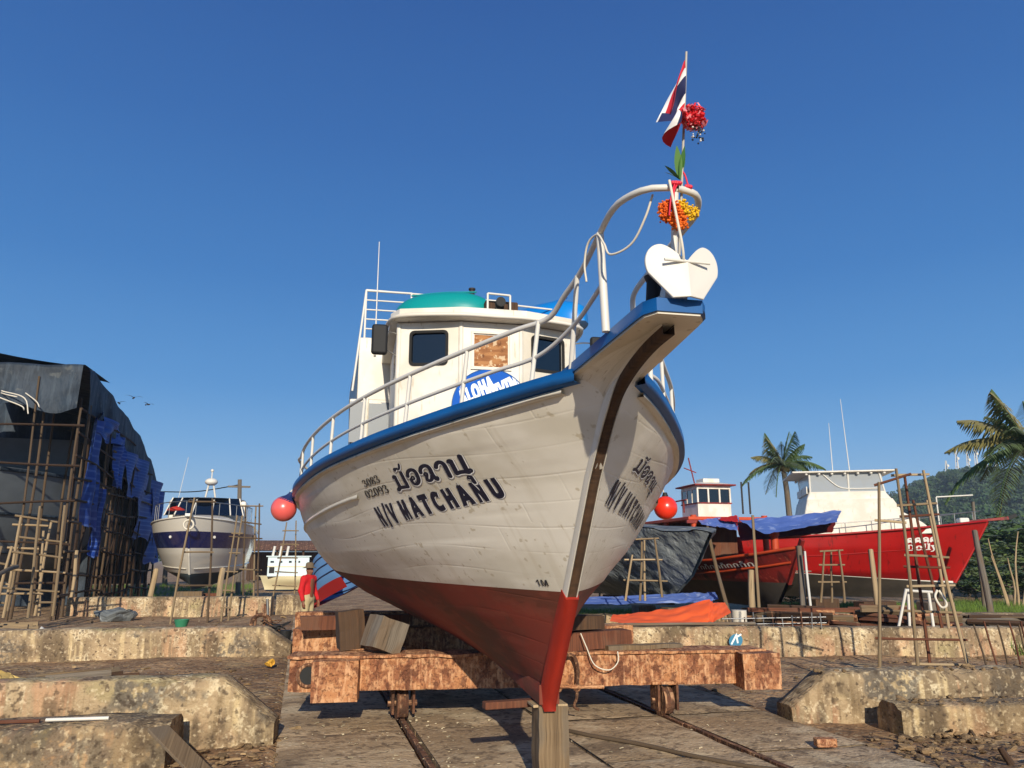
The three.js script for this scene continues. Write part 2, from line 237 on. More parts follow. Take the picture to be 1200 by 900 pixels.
// ---------- concrete slip walls ----------
function wall(label, a, b, top, thick, mat, endBase = 0, group = 'concrete slip walls') { // a, b: [x, z] of the front base line, left to right; top(s) with s metres from a
  const A = V(a[0], 0, a[1]), Bv = V(b[0], 0, b[1]), L = A.distanceTo(Bv), dir = Bv.clone().sub(A).normalize(), nrm = V(-dir.z, 0, dir.x), nu = Math.round(L / 0.09), o = rnd(0, 40);
  const nf = 7, nt = 4, nb = 3, rows = nf + nt + nb;
  const g = gridGeo(nu, rows, (u, v) => {
    const s = u * L, h = top(s) + 0.012 * N3(s * 2, o) , k = Math.round(v * rows); let y, d;
    if (k <= nf) { y = lerp(-0.15, h, k / nf); d = 0; } else if (k <= nf + nt) { y = h; d = (k - nf) / nt * thick; } else { y = lerp(h, -0.15, (k - nf - nt) / nb); d = thick; }
    const chip = (k === nf || k === nf + nt) ? 0.012 + 0.05 * smooth(0.05, 0.5, N3(s * 2.3, o + 7)) + 0.02 * Math.max(0, N3(s * 9, o)) : 0;
    y -= chip * 0.8; d += (k === nf ? chip : k === nf + nt ? -chip : 0) + 0.018 * N3(s * 1.1, y * 2.2, o) + 0.008 * N3(s * 6, y * 6, o);
    if (k > nf && k < nf + nt) y += 0.014 * N3(s * 4, d * 4, o);
    const q = A.clone().addScaledVector(dir, s).addScaledVector(nrm, -d);
    return [q.x, y, q.z, k <= nf ? s + o : s + o, k <= nf ? y + o : y + d + o];
  });
  const p = g.attributes.position, list = [g];
  for (const side of [0, 1]) { // end faces
    const ring = []; for (let k = 0; k <= rows; k++) { const i = k * (nu + 1) + (side ? nu : 0); ring.push(V(p.getX(i), p.getY(i), p.getZ(i))); }
    const c = V(); ring.forEach((r) => c.add(r)); c.multiplyScalar(1 / ring.length); const pos = [];
    for (let k = 0; k < ring.length; k++) { const q = ring[k], r = ring[(k + 1) % ring.length]; for (const w of side ? [c, q, r] : [c, r, q]) pos.push(w.x, w.y, w.z); }
    const e = new THREE.BufferGeometry(); e.setAttribute('position', new THREE.Float32BufferAttribute(pos, 3)); e.computeVertexNormals(); list.push(uvm(e));
  }
  return tag(mesh('concrete_wall', list, mat), label, 'wall', group);
}
{ reseed(91);
  const rEnd = (L, h, e, run) => (s) => s > L - run ? lerp(h, e, (s - (L - run)) / run) : h;
  const lEnd = (h, e, run) => (s) => s < run ? lerp(e, h, s / run) : h;
  wall('thick paint-stained concrete wall at left with a sloping right end', [-9, -9.6], [-0.17, -8.72], rEnd(8.87, 0.63, 0.2, 0.55), 0.4, M.concrete);
  wall('low concrete ledge in front of the paint-stained left wall', [-9, -8.9], [-1.08, -8.02], () => 0.36, 0.62, M.concrete2);
  wall('long weathered concrete wall left of the cradle with a sloping end', [-13, -17.6], [-0.1, -16.2], rEnd(12.98, 0.53, 0.19, 0.5), 0.5, M.concretePale);
  wall('far concrete wall beneath the white motor yacht', [-7.3, -28.9], [-0.9, -27.9], () => 0.6, 0.6, M.concretePale);
  wall('broken concrete block behind the man in red', [-0.75, -28.6], [0.4, -28.3], () => 0.62, 0.7, M.concretePale);
  wall('broken concrete wall at right with a crumbling sloped left end', [5.56, -8.3], [13, -7.0], (s) => lEnd(0.52, 0.15, 0.5)(s) + 0.02 * N3(s * 1.7, 3), 0.42, M.concrete);
  wall('low broken concrete ledge below the right wall', [6.3, -7.42], [13, -6.2], (s) => 0.27 + 0.03 * N3(s * 3, 8), 0.5, M.concrete2);
  wall('long concrete wall right of the cradle below the orange sheet', [4.6, -15.4], [16, -11.9], () => 0.5, 0.5, M.concretePale);
  wall('concrete wall behind the orange sheet in front of the red boats', [4.2, -20.2], [11.0, -18.3], () => 0.42, 0.5, M.concrete2);
  wall('long low concrete wall beneath the wooden boats', [11.3, -18.2], [26, -14.3], () => 0.46, 0.5, M.concretePale);
}

// ---------- boat hull surfaces ----------
// u: metres aft of the stem head, y: height; the hull is symmetric about x = 0 and runs to -z
function hullOf(P) {
  const half = (u, y) => { const us = P.stem(y), t = clamp((u - us) / (P.L ?? 8)); let w = P.B(y) * (1 - Math.pow(1 - t, P.p(y))); if (u > P.taper) w *= 1 - P.taperBy * ((u - P.taper) / (P.end - P.taper)) ** 2; w += P.bump ? P.bump(u, y) * smooth(0, 0.6, u - us) : 0; return Math.max(P.th, w + P.th * (1 - t)); };
  const startOf = (fy) => { let u = 0.5; for (let k = 0; k < 60; k++) u = lerp(u, P.stem(fy(u)), 0.5); return u; };
  const band = (lo, hi, nu, nv, sides = [-1, 1], off = 0, end = P.end) => join(sides.map((sd) => {
    const st = []; for (let j = 0; j <= nv; j++) { const v = j / nv; st.push(startOf((u) => lerp(lo(u), hi(u), v))); }
    const g = gridGeo(nu, nv, (a, b) => { const v = b, u0 = st[Math.round(b * nv)], u = u0 + (end - u0) * Math.pow(a, 1.5), y = lerp(lo(u), hi(u), v), w = half(u, y) + off; return [sd * w, y, -u, u, y]; });
    if (sd < 0) { const ix = g.index; for (let i = 0; i < ix.count; i += 3) { const t = ix.getX(i); ix.setX(i, ix.getX(i + 1)); ix.setX(i + 1, t); } g.computeVertexNormals(); }
    return g;
  }));
  const transom = (lo, hi) => { const u = P.end, s = []; for (let k = 0; k <= 10; k++) { const y = lerp(lo(u), hi(u), k / 10); s.push([half(u, y), y]); } return gridGeo(1, 10, (a, b) => { const [w, y] = s[Math.round(b * 10)]; return [(a * 2 - 1) * w, y, -u, a, y]; }); };
  const strip = (sd, yf, from, to, n, w, h, out = 0) => { // a moulding that follows the hull at height yf(u)
    const ring = [[0, 0], [1, 0.12], [1, 0.88], [0, 1]];
    return gridGeo(n, 4, (a, b) => { const u = from + (to - from) * a, y = yf(u), hw = half(u, y) + out, k = Math.round(b * 4) % 4, e = 0.02, dw = (half(u + e, y) - half(u - e, y)) / (2 * e), l = Math.hypot(1, dw), q = ring[k]; return [sd * (hw + (q[0] * 2 - 1) * w / 2 / l), y + q[1] * h, -u + (q[0] * 2 - 1) * w / 2 * dw / l, u, q[0] + q[1] * h]; });
  };
  const deck = (yf, from, to, inset, n = 30) => gridGeo(n, 6, (a, b) => { const u = lerp(from, to, a), y = yf(u), w = Math.max(0.01, half(u, y) - inset); return [(b * 2 - 1) * w, y + 0.03 * (1 - (b * 2 - 1) ** 2), -u, u, b * w]; });
  const patch = (sd, u0, u1, yb, yt, off = 0.008, nu = 24, nv = 10) => gridGeo(nu, nv, (a, b) => { const u = lerp(u0, u1, a), y = lerp(lerp(yb[0], yb[1], a), lerp(yt[0], yt[1], a), b), w = half(u, y) + off; return [sd * w, y, -u, a, b]; });
  return { P, half, band, transom, strip, deck, patch, startOf };
}
function canvasTex(w, h, draw) { const c = document.createElement('canvas'); c.width = w; c.height = h; const x = c.getContext('2d'); x.clearRect(0, 0, w, h); draw(x, w, h); const t = new THREE.CanvasTexture(c); t.colorSpace = THREE.SRGBColorSpace; t.magFilter = THREE.LinearFilter; return t; }
const decal = (t, r = 0.5) => std({ map: t, transparent: true, roughness: r });
function textFit(x, s, font, cx, cy, w, h, paint) { // a word stretched to a box
  x.save(); x.font = font; x.textAlign = 'center'; x.textBaseline = 'alphabetic'; const m = x.measureText(s), mh = m.actualBoundingBoxAscent + m.actualBoundingBoxDescent;
  x.translate(cx, cy); x.scale(w / m.width, h / mh); x.translate(0, (m.actualBoundingBoxAscent - m.actualBoundingBoxDescent) / 2); paint(x, s); x.restore();
}

// where the lettering stands on the bows: metres aft of the stem head, then heights
const NAME_S = [3.25, 1.08, [2.09, 2.28], [2.33, 2.47]];
const THAI_S = [2.6, 1.33, [2.33, 2.395], [2.655, 2.735]];
const REG_S = [3.25, 2.62, [2.37, 2.40], [2.58, 2.625]];
const MARK_S = [1.46, 1.30, [1.585, 1.585], [1.655, 1.655]];
const NAME_P = [0.85, 2.85, [2.19, 2.05], [2.43, 2.22]];
const THAI_P = [1.02, 2.3, [2.43, 2.34], [2.68, 2.56]];
// ---------- the white dive boat on the cradle ----------
const boat = thing('dive_boat', 'large white wooden boat with blue gunwale and red bottom on the rusty cradle', 'boat', V(1.95, 0, -4.62), -3.5 * D2R);
const stemU = table([0.66, 1.54, 2.37, 2.94, 3.3], [1.93, 1.2, 0.55, 0, -0.35]);
const S = table([0, 1, 2, 3, 4, 5, 6, 8, 12, 14], [3.0, 2.93, 2.87, 2.82, 2.78, 2.74, 2.71, 2.68, 2.7, 2.75]);
const WL = (u) => 1.54 + 0.014 * u;
const hull = hullOf({
  stem: stemU, L: 9, end: 14, taper: 9.5, taperBy: 0.18, th: 0.04,
  B: table([0.66, 0.8, 1.0, 1.3, 1.6, 1.9, 2.2, 2.5, 2.75, 3.1], [0.03, 0.32, 0.82, 1.46, 1.93, 2.22, 2.4, 2.5, 2.55, 2.6]),
  p: (y) => 2.3 + 0.45 * clamp((y - 0.66) / 2.2),
  bump: (u, y) => { const k = (y - 0.66) / 0.17 + 0.12 * u, f = k - Math.floor(k), pl = Math.floor(k); const a = N3(u * 0.8, pl * 3.7), b = N3(u * 0.8, (pl + 1) * 3.7); return 0.012 * lerp(a, b, smooth(0.8, 1, f)) + 0.012 * N3(u * 0.9, y * 1.6, 7) - 0.004 * Math.exp(-(((f > 0.5 ? 1 - f : f) / 0.06) ** 2)) * clamp(N3(u * 0.4, pl * 1.3, 5) + 0.3); },
});
{
  const low = (u) => 0.66 + 0.04 * clamp(u - 1.93, 0, 3.2);
  mesh('topsides', [hull.band(WL, S, 170, 64), hull.transom(WL, S)], M.hull, boat);
  mesh('bottom_paint', [hull.band(low, WL, 120, 30), hull.transom(low, WL)], M.red, boat);
  // stem post: bare timber face above the waterline, red below
  const stemPost = (y0, y1, w0, w1, fwd, n = 16) => gridGeo(n, 4, (a, b) => { const y = lerp(y0, y1, a), u = stemU(y), k = Math.round(b * 4) % 4, q = [[-1, 0], [1, 0], [1, 1], [-1, 1]][k], nn = V(0, -0.66, 0.75); return [q[0] * (q[1] ? w1 : w0), y + nn.y * (q[1] ? fwd : -0.06), -u + nn.z * (q[1] ? fwd : -0.06), y, b]; });
  const capped = (g, n) => { const p = g.attributes.position, out = [g.toNonIndexed()]; for (const i of [0, n]) { const q = [0, 1, 2, 3].map((k) => { const j = k * (n + 1) + i; return [p.getX(j), p.getY(j), p.getZ(j)]; }); const e = new THREE.BufferGeometry(); e.setAttribute('position', new THREE.Float32BufferAttribute([...q[0], ...q[1], ...q[2], ...q[0], ...q[2], ...q[3]], 3)); e.setAttribute('uv', new THREE.Float32BufferAttribute(new Array(12).fill(0), 2)); e.computeVertexNormals(); out.push(e); } return join(out); };
  mesh('stem_foot', capped(stemPost(0.62, 1.55, 0.07, 0.05, 0.07), 16), M.redBright, boat).userData.label = 'bright red lower stem';
  mesh('keel', capped(gridGeo(40, 4, (a, b) => { const u = lerp(1.9, 13.6, a), k = Math.round(b * 4) % 4; return [[-1, 1, 1, -1][k] * 0.085, low(u) + [-0.035, -0.035, 0.12, 0.12][k], -u, u, k * 0.1]; }), 40), M.red, boat);
  for (const sd of [-1, 1]) {
    mesh('gunwale', hull.strip(sd, (u) => S(u) - 0.025, 0.16, 13.9, 90, 0.13, 0.115, 0.02), M.blue, boat);
    mesh('rubbing_strake', hull.strip(sd, (u) => S(u) - 0.062, 0.3, 13.9, 90, 0.075, 0.036, 0.018), M.white, boat);
    mesh('bulwark_lining', gridGeo(60, 2, (a, b) => { const u = lerp(0.4, 13.9, a), y = lerp(S(u) - 0.55, S(u), b); return [sd * (hull.half(u, y) - 0.07), y, -u, u, y]; }), M.white, boat);
    mesh('knuckle_moulding', hull.strip(sd, (u) => S(u) - 0.36 - 0.01 * u, 3.4, 13.9, 60, 0.05, 0.05, 0.006), M.hull, boat);
  }
  mesh('deck', hull.deck((u) => S(u) - 0.5, 0.5, 13.9, 0.05), M.woodGrey, boat);

  // lettering painted on both bows
  const navy = '#10132c';
  const nameTex = canvasTex(1024, 256, (x, w, h) => {
    const word = 'N/V MATCHANU'; let px = 14; const adv = { 'N': 78, '/': 44, 'V': 72, ' ': 26, 'M': 92, 'A': 84, 'T': 80, 'C': 82, 'H': 88, 'U': 86 };
    const glyph = (c, cx, gw, dx, dy, col) => textFit(x, c, 'bold 200px sans-serif', cx + dx, h / 2 + dy, gw, c === '/' ? 215 : 178, (q, s) => { q.fillStyle = col; q.strokeStyle = col; q.lineWidth = 19; q.strokeText(s, 0, 0); q.fillText(s, 0, 0); });
    for (const pass of [0, 1, 2]) { px = 14; for (const c of word) { const a = adv[c]; if (c !== ' ') glyph(c === 'M' && px < 60 ? 'N' : c, px + a / 2, a * 0.76, pass === 0 ? 7 : pass === 1 ? 4 : 0, pass === 0 ? 7 : pass === 1 ? 3 : 0, pass === 0 ? 'rgba(150,146,150,0.9)' : pass === 1 ? '#f4f0e6' : navy); px += a + 3; } }
  });
  // the boat's name in Thai script, drawn as brushed strokes
  const thaiTex = canvasTex(768, 384, (x) => {
    const st = (w, col, dx, dy) => { const P = (pts, lw = w) => { x.lineWidth = lw; x.strokeStyle = col; x.lineCap = 'round'; x.lineJoin = 'round'; x.beginPath(); x.moveTo(pts[0][0] + dx, pts[0][1] + dy); for (let i = 1; i < pts.length; i++) { const q = pts[i]; if (q.length === 2) x.lineTo(q[0] + dx, q[1] + dy); else x.quadraticCurveTo(q[0] + dx, q[1] + dy, q[2] + dx, q[3] + dy); } x.stroke(); };
      const ring = (cx, cy, r, lw = w * 0.55) => { x.lineWidth = lw; x.strokeStyle = col; x.beginPath(); x.arc(cx + dx, cy + dy, r, 0, 7); x.stroke(); };
      // mo ma
      ring(52, 150, 12); P([[62, 150], [62, 250], [36, 280], [62, 262], [140, 272]], w); P([[140, 272], [140, 130]], w); ring(36, 276, 11);
      // mai han akat above
      P([[95, 96], [112, 70, 128, 92], [150, 96, 158, 52]], w * 0.62); ring(96, 84, 10, w * 0.42);
      // cho chan
      P([[190, 180], [200, 130, 240, 132], [284, 136, 276, 200], [272, 262, 232, 268]], w); ring(226, 208, 13); P([[232, 268], [196, 268, 206, 214]], w * 0.85);
      // cho ching
      P([[318, 180], [326, 130, 370, 130], [412, 134, 404, 196], [402, 262, 422, 272]], w); ring(352, 206, 13); P([[356, 218], [330, 262, 352, 268], [384, 272, 392, 236]], w * 0.85); ring(424, 262, 10);
      // sara aa
      P([[458, 170], [470, 130, 502, 136], [528, 146, 526, 190], [526, 272]], w);
      // no nu
      ring(572, 150, 12); P([[582, 150], [582, 262], [622, 250, 662, 272]], w); P([[656, 262], [656, 130]], w); ring(676, 262, 11);
      // sara u below
      ring(648, 316, 11, w * 0.45); P([[660, 314], [664, 366]], w * 0.75);
    };
    x.save(); x.transform(1, 0, -0.1, 1, 34, -14);
    st(44, 'rgba(150,146,150,0.85)', 8, 8); st(42, '#f4f0e6', 3, 3); st(34, navy, 0, 0); x.restore();
  });
  const regTex = canvasTex(256, 192, (x) => { const f = (q, s) => { q.fillStyle = '#241f22'; q.fillText(s, 0, 0); }; textFit(x, '3083', 'bold 80px serif', 128, 48, 150, 62, f); textFit(x, '02093', 'bold 80px serif', 122, 134, 204, 66, f); });
  const markTex = canvasTex(96, 64, (x) => textFit(x, '1M', 'bold 50px sans-serif', 48, 32, 80, 44, (q, s) => { q.fillStyle = '#1a1a22'; q.fillText(s, 0, 0); }));
  const nameM = decal(nameTex), thaiM = decal(thaiTex), regM = decal(regTex), markM = decal(markTex);
  const flip = (g) => { const uv = g.attributes.uv; for (let i = 0; i < uv.count; i++) uv.setX(i, 1 - uv.getX(i)); return g; };
  const L = (name, o, label) => { o.name = name; o.userData.label = label; };
  mesh('name_lettering', (hull.patch(-1, NAME_S[0], NAME_S[1], NAME_S[2], NAME_S[3])), nameM, boat).userData.label = 'dark navy name lettering on the left bow';
  mesh('thai_lettering', (hull.patch(-1, THAI_S[0], THAI_S[1], THAI_S[2], THAI_S[3])), thaiM, boat).userData.label = 'dark navy Thai lettering on the left bow';
  mesh('registration_number', (hull.patch(-1, REG_S[0], REG_S[1], REG_S[2], REG_S[3])), regM, boat).userData.label = 'small black registration number';
  mesh('depth_mark', (hull.patch(-1, MARK_S[0], MARK_S[1], MARK_S[2], MARK_S[3], 0.01, 4, 3)), markM, boat).userData.label = 'small depth mark at the stem';
  mesh('name_lettering', hull.patch(1, NAME_P[0], NAME_P[1], NAME_P[2], NAME_P[3]), nameM, boat).userData.label = 'dark navy name lettering on the right bow';
  mesh('thai_lettering', hull.patch(1, THAI_P[0], THAI_P[1], THAI_P[2], THAI_P[3]), thaiM, boat).userData.label = 'dark navy Thai lettering on the right bow';

  // bow platform
  const plat = (u) => lerp(0.17, 0.27, clamp((u + 1.05) / 1.5)), py = (u) => 3.03 - 0.05 * u;
  const slabOf = (y0, y1, inset) => { const g = gridGeo(20, 4, (a, b) => { const u = lerp(-1.05 + inset, 0.45, a), r = Math.min(1, 0.72 + Math.sqrt(Math.max(0, (u + 1.05 - inset) / 0.09)) * 0.28), w = (plat(u) - inset) * r, k = Math.round(b * 4) % 4, q = [[-1, 0], [1, 0], [1, 1], [-1, 1]][k]; return [q[0] * w, py(u) + (q[1] ? y1 : y0), -u, u, q[0] * w]; }); return uvm(capped(g, 20)); };
  const pl = mesh('bow_platform', slabOf(0, 0.05, 0), M.hull, boat);
  mesh('blue_edge', slabOf(0.012, 0.085, -0.012), M.blue, pl);
  const path = new THREE.CatmullRomCurve3([[1.5, 1.234], [1.9, 0.918], [2.2, 0.683], [2.37, 0.55], [2.5, 0.428], [2.62, 0.315], [2.72, 0.212], [2.82, 0.09], [2.905, -0.06], [2.97, -0.24], [3.02, -0.45], [3.05, -0.66], [3.062, -0.9]].map(([y, u]) => V(0, y, -u)));
  const upper = new THREE.CatmullRomCurve3(path.points.slice(4));
  mesh('stem_timber', gridGeo(70, 4, (a, b) => { const p = path.getPoint(a), tn = path.getTangent(a), n = V(0, -tn.z, tn.y).multiplyScalar(tn.z > 0 ? 1 : -1), k = Math.round(b * 4) % 4, q = [[-1, -0.03], [-1, 0.046], [1, 0.046], [1, -0.03]][k]; return [q[0] * 0.034, p.y + n.y * q[1], p.z + n.z * q[1], a, b]; }), M.woodDark, boat).userData.label = 'bare brown stem timber curving under the platform';
  for (const sd of [-1, 1]) mesh('stem_edge', gridGeo(50, 3, (a, b) => { const t = a * 0.8, wd = 1 - smooth(0.7, 1, a), p = path.getPoint(t), tn = path.getTangent(t), n = V(0, -tn.z, tn.y).multiplyScalar(tn.z > 0 ? 1 : -1), q = [[0.03, -0.02], [0.034, 0.05], [0.034 + 0.012 * wd, 0.046], [0.034 + 0.026 * wd, -0.02]][Math.round(b * 3)]; q[1] = lerp(-0.02, q[1], wd); return [sd * q[0], p.y + n.y * q[1], p.z + n.z * q[1], a, b]; }), M.hull, boat);
  for (const sd of [-1, 1]) mesh('bracket', gridGeo(30, 10, (a, b) => { const p = upper.getPoint(a), o = new THREE.CatmullRomCurve3([V(hull.half(0.55, 2.5), 2.5, -0.55), V(hull.half(0.5, 2.75), 2.75, -0.5), V(0.25, 2.93, -0.36), V(0.235, 3.03, -0.16), V(0.2, 3.04, 0.12), V(0.15, 3.056, 0.42), V(0.08, 3.07, 0.72), V(0.04, 3.075, 0.9)]).getPoint(a), t = Math.pow(b, 0.8); const back = 0.07 * (1 - smooth(0, 0.3, a)); return [sd * lerp(0.03, o.x, b), lerp(p.y, o.y, t), lerp(p.z, o.z, b) - back, a, b]; }), M.hull, pl);
  for (const sd of [-1, 1]) mesh('corner_block', uvm(box(0.05, 0.07, 0.3, sd * 0.25, 3.015, -0.4, 0.01)), M.blue, pl);
  // guard rails: (x, y, u)
  const R = (x, y, u) => V(x, y, -u), dk = (u, h) => (sd) => R(sd * (hull.half(u, S(u)) - 0.02), S(u) + h, u);
  const rails = mesh('guard_rail', tube([R(-0.0, 3.80, -1.1), R(-0.14, 3.81, -1.04), R(-0.23, 3.82, -0.85), R(-0.25, 3.81, -0.72), R(-0.25, 3.77, -0.5), R(-0.26, 3.66, -0.09), R(-0.3, 3.585, 0.18), ...[0.4, 0.7, 1.3, 2.0, 2.8, 3.6, 4.5, 5.5, 6.5, 7.3].map((u) => dk(u, 0.53)(-1)), R(-2.06, S(8) + 0.2, 7.9), R(-2.07, S(8) + 0.08, 8.0)], 0.02, 150, 8), M.railWhite, boat);
  mesh('guard_rail', tube([R(0.0, 3.80, -1.1), R(0.14, 3.8, -1.04), R(0.23, 3.79, -0.85), R(0.25, 3.78, -0.6), R(0.25, 3.73, -0.1), R(0.27, 3.68, 0.33), R(0.29, 3.6, 0.4), R(0.29, 3.2, 0.4), R(0.29, 3.06, 0.4)], 0.02, 60, 8), M.railWhite, boat);
  mesh('guard_rail', tube([R(0.55, S(0.75) + 0.06, 0.75), R(0.56, S(0.75) + 0.4, 0.76), ...[0.95, 1.4, 2, 2.8, 3.6, 4.5, 5.5, 6.5, 7.5].map((u) => dk(u, 0.52)(1)), R(2.06, S(8) + 0.1, 8)], 0.02, 90, 8), M.railWhite, boat);
  for (const sd of [-1, 1]) mesh('middle_rail', tube([...(sd < 0 ? [R(-0.24, 3.44, -0.5), R(-0.27, 3.34, 0.05)] : [R(0.57, S(0.8) + 0.27, 0.8)]), ...[0.5, 0.9, 1.4, 2.0, 2.8, 3.6, 4.5, 5.5, 6.5, 7.5].slice(sd < 0 ? 0 : 1).map((u) => dk(u, 0.27)(sd))], 0.016, 90, 7), M.railWhite, boat);
  for (const u of [0.55, 1.25, 2.0, 2.85, 3.8, 4.9, 6.0, 7.2]) for (const sd of [-1, 1]) if (sd < 0 || u > 0.8) mesh('stanchion', bar(dk(u, 0.1)(sd), dk(u - 0.06, 0.53)(sd), 0.017, 0.017, 8), M.railWhite, boat);
  mesh('stanchion', bar(R(-0.255, 3.02, 0.2), R(-0.27, 3.655, -0.06), 0.018, 0.018, 8), M.railWhite, boat);
  mesh('stanchion', bar(R(-0.235, 3.13, -0.52), R(-0.25, 3.77, -0.5), 0.026, 0.026, 8), M.railWhite, boat);
  mesh('stanchion', bar(R(0.25, 3.12, -0.05), R(0.255, 3.73, -0.1), 0.018, 0.018, 8), M.railWhite, boat);
  mesh('stanchion', bar(R(0.0, 3.16, -0.98), R(0.0, 3.80, -1.08), 0.02, 0.02, 8), M.railWhite, boat);
}
// wheelhouse: a part of the boat with its own pieces
{
  const wh = new THREE.Group(); wh.name = 'wheelhouse'; boat.add(wh); wh.position.set(-0.12, 0, -4.15);
  const y0 = 2.2, y1 = 4.62;
  const rr = (p, x, y, w, h, r) => { p.moveTo(x + r, y); p.lineTo(x + w - r, y); p.quadraticCurveTo(x + w, y, x + w, y + r); p.lineTo(x + w, y + h - r); p.quadraticCurveTo(x + w, y + h, x + w - r, y + h); p.lineTo(x + r, y + h); p.quadraticCurveTo(x, y + h, x, y + h - r); p.lineTo(x, y + r); p.quadraticCurveTo(x, y, x + r, y); return p; };
  const facet = (a, b, hole) => { // a wall panel between two plan points, with a rounded opening [x from a, y, w, h, r]
    const L = Math.hypot(b[0] - a[0], b[1] - a[1]), s = rr(new THREE.Shape(), 0, y0, L, y1 - y0, 0.004); if (hole) s.holes.push(rr(new THREE.Path(), ...hole));
    const g = new THREE.ExtrudeGeometry(s, { depth: 0.05, bevelEnabled: true, bevelThickness: 0.006, bevelSize: 0.006, bevelSegments: 1, curveSegments: 6 });
    g.translate(0, 0, -0.05); const an = Math.atan2(-(b[1] - a[1]), b[0] - a[0]); return { g: uvm(g.rotateY(an).translate(a[0], 0, a[1])), an };
  };
  const put = (g, a, an) => g.rotateY(an).translate(a[0], 0, a[1]);
  const A = [-1.1, -0.22], Bq = [-0.37, 0.0], Cq = [0.37, 0.0], Dq = [1.1, -0.22];
  const wl = [0.15, 4.10, 0.44, 0.40, 0.06];
  const f1 = facet(A, Bq, wl), f2 = facet(Bq, Cq, [0.16, 4.07, 0.42, 0.4, 0.01]), f3 = facet(Cq, Dq, [0.16, 4.08, 0.44, 0.42, 0.06]);
  for (const f of [f1, f2, f3]) mesh('front_wall', f.g, M.white, wh);
  const pane = (a, an, x, y, w, h, mat, dz, name) => mesh(name, put(new THREE.ExtrudeGeometry(rr(new THREE.Shape(), x - 0.01, y - 0.01, w + 0.02, h + 0.02, 0.05), { depth: 0.012, bevelEnabled: false, curveSegments: 6 }).translate(0, 0, dz), a, an), mat, wh);
  const seal = (a, an, x, y, w, h, r) => { const s = rr(new THREE.Shape(), x - 0.02, y - 0.02, w + 0.04, h + 0.04, r + 0.02); s.holes.push(rr(new THREE.Path(), x + 0.012, y + 0.012, w - 0.024, h - 0.024, r)); mesh('window_seal', put(new THREE.ExtrudeGeometry(s, { depth: 0.014, bevelEnabled: false, curveSegments: 6 }).translate(0, 0, 0.008), a, an), M.rubber, wh); };
  pane(A, f1.an, 0.15, 4.10, 0.44, 0.40, M.glass, -0.03, 'window_pane'); seal(A, f1.an, 0.15, 4.1, 0.44, 0.4, 0.05);
  pane(Cq, f3.an, 0.16, 4.08, 0.44, 0.42, M.glass, -0.03, 'window_pane'); seal(Cq, f3.an, 0.16, 4.08, 0.44, 0.42, 0.05);
  mesh('plywood_panel', uvm(put(box(0.43, 0.41, 0.014, 0.37, 4.27, -0.004), Bq, f2.an), 1), M.ply, wh).userData.label = 'bare plywood sheet filling the middle window';
  for (const [w, h, x, y] of [[0.5, 0.028, 0.37, 4.045], [0.5, 0.028, 0.37, 4.495], [0.028, 0.43, 0.135, 4.27], [0.028, 0.43, 0.605, 4.27]]) mesh('window_trim', put(box(w, h, 0.02, x, y, 0.017), Bq, f2.an), M.white, wh);
  for (const a of [A, Bq, Cq, Dq]) mesh('corner_post', bar(V(a[0], y0, a[1] - 0.012), V(a[0], y1, a[1] - 0.012), 0.035, 0.035, 8), M.white, wh);
  for (const sd of [-1, 1]) { mesh('side_wall', uvm(box(0.05, y1 - y0, 2.0, sd * 1.09, (y0 + y1) / 2, -1.24)), M.white, wh); mesh('side_window', box(0.02, 0.42, 0.55, sd * 1.11, 4.25, -0.75, 0.008), M.glass, wh); }
  mesh('back_wall', uvm(box(2.2, y1 - y0, 0.05, 0, (y0 + y1) / 2, -2.24)), M.white, wh);
  // roof with a rounded, overhanging front and a lip
  const roofShape = new THREE.Shape(); roofShape.moveTo(-1.2, -2.5); roofShape.lineTo(1.2, -2.5); roofShape.lineTo(1.19, -0.3); roofShape.lineTo(1.1, -0.1); roofShape.lineTo(0.4, 0.12); roofShape.lineTo(-0.4, 0.12); roofShape.lineTo(-1.1, -0.1); roofShape.lineTo(-1.19, -0.3); roofShape.closePath();
  const rg = new THREE.ExtrudeGeometry(roofShape, { depth: 0.09, bevelEnabled: true, bevelThickness: 0.015, bevelSize: 0.02, bevelSegments: 2, curveSegments: 14 }); rg.rotateX(-Math.PI / 2).scale(1, 1, -1); { const ix = rg.attributes.position; const t = rg.toNonIndexed ? rg : rg; }
  mesh('roof', uvm(flipFaces(rg).translate(0, 4.65, 0.05)), M.white, wh);
  mesh('roof_lip', tube([V(-1.22, 4.655, -2.3), V(-1.22, 4.655, -0.25), V(-1.12, 4.655, -0.03), V(-0.42, 4.655, 0.185), V(0, 4.655, 0.19), V(0.42, 4.655, 0.185), V(1.12, 4.655, -0.03), V(1.22, 4.655, -0.25), V(1.22, 4.655, -2.3)], 0.026, 60, 6), M.white, wh);
  // round sign of the dive company on the front
  const logo = canvasTex(512, 512, (x) => {
    x.fillStyle = '#0558b8'; x.beginPath(); x.arc(256, 256, 254, 0, 7); x.fill(); x.save(); x.translate(256, 256); x.rotate(-0.5);
    textFit(x, 'ALOHA', 'bold 100px sans-serif', -40, -138, 250, 96, (q, s) => { q.fillStyle = '#f4f4f0'; q.strokeStyle = '#f4f4f0'; q.lineWidth = 10; q.transform(1, 0, -0.25, 1, 0, 0); q.strokeText(s, 0, 0); q.fillText(s, 0, 0); });
    textFit(x, 'DIVING', 'bold 100px sans-serif', 150, -76, 270, 96, (q, s) => { q.fillStyle = '#f4f4f0'; q.strokeStyle = '#f4f4f0'; q.lineWidth = 10; q.transform(1, 0, -0.25, 1, 0, 0); q.strokeText(s, 0, 0); q.fillText(s, 0, 0); });
    x.restore();
  });
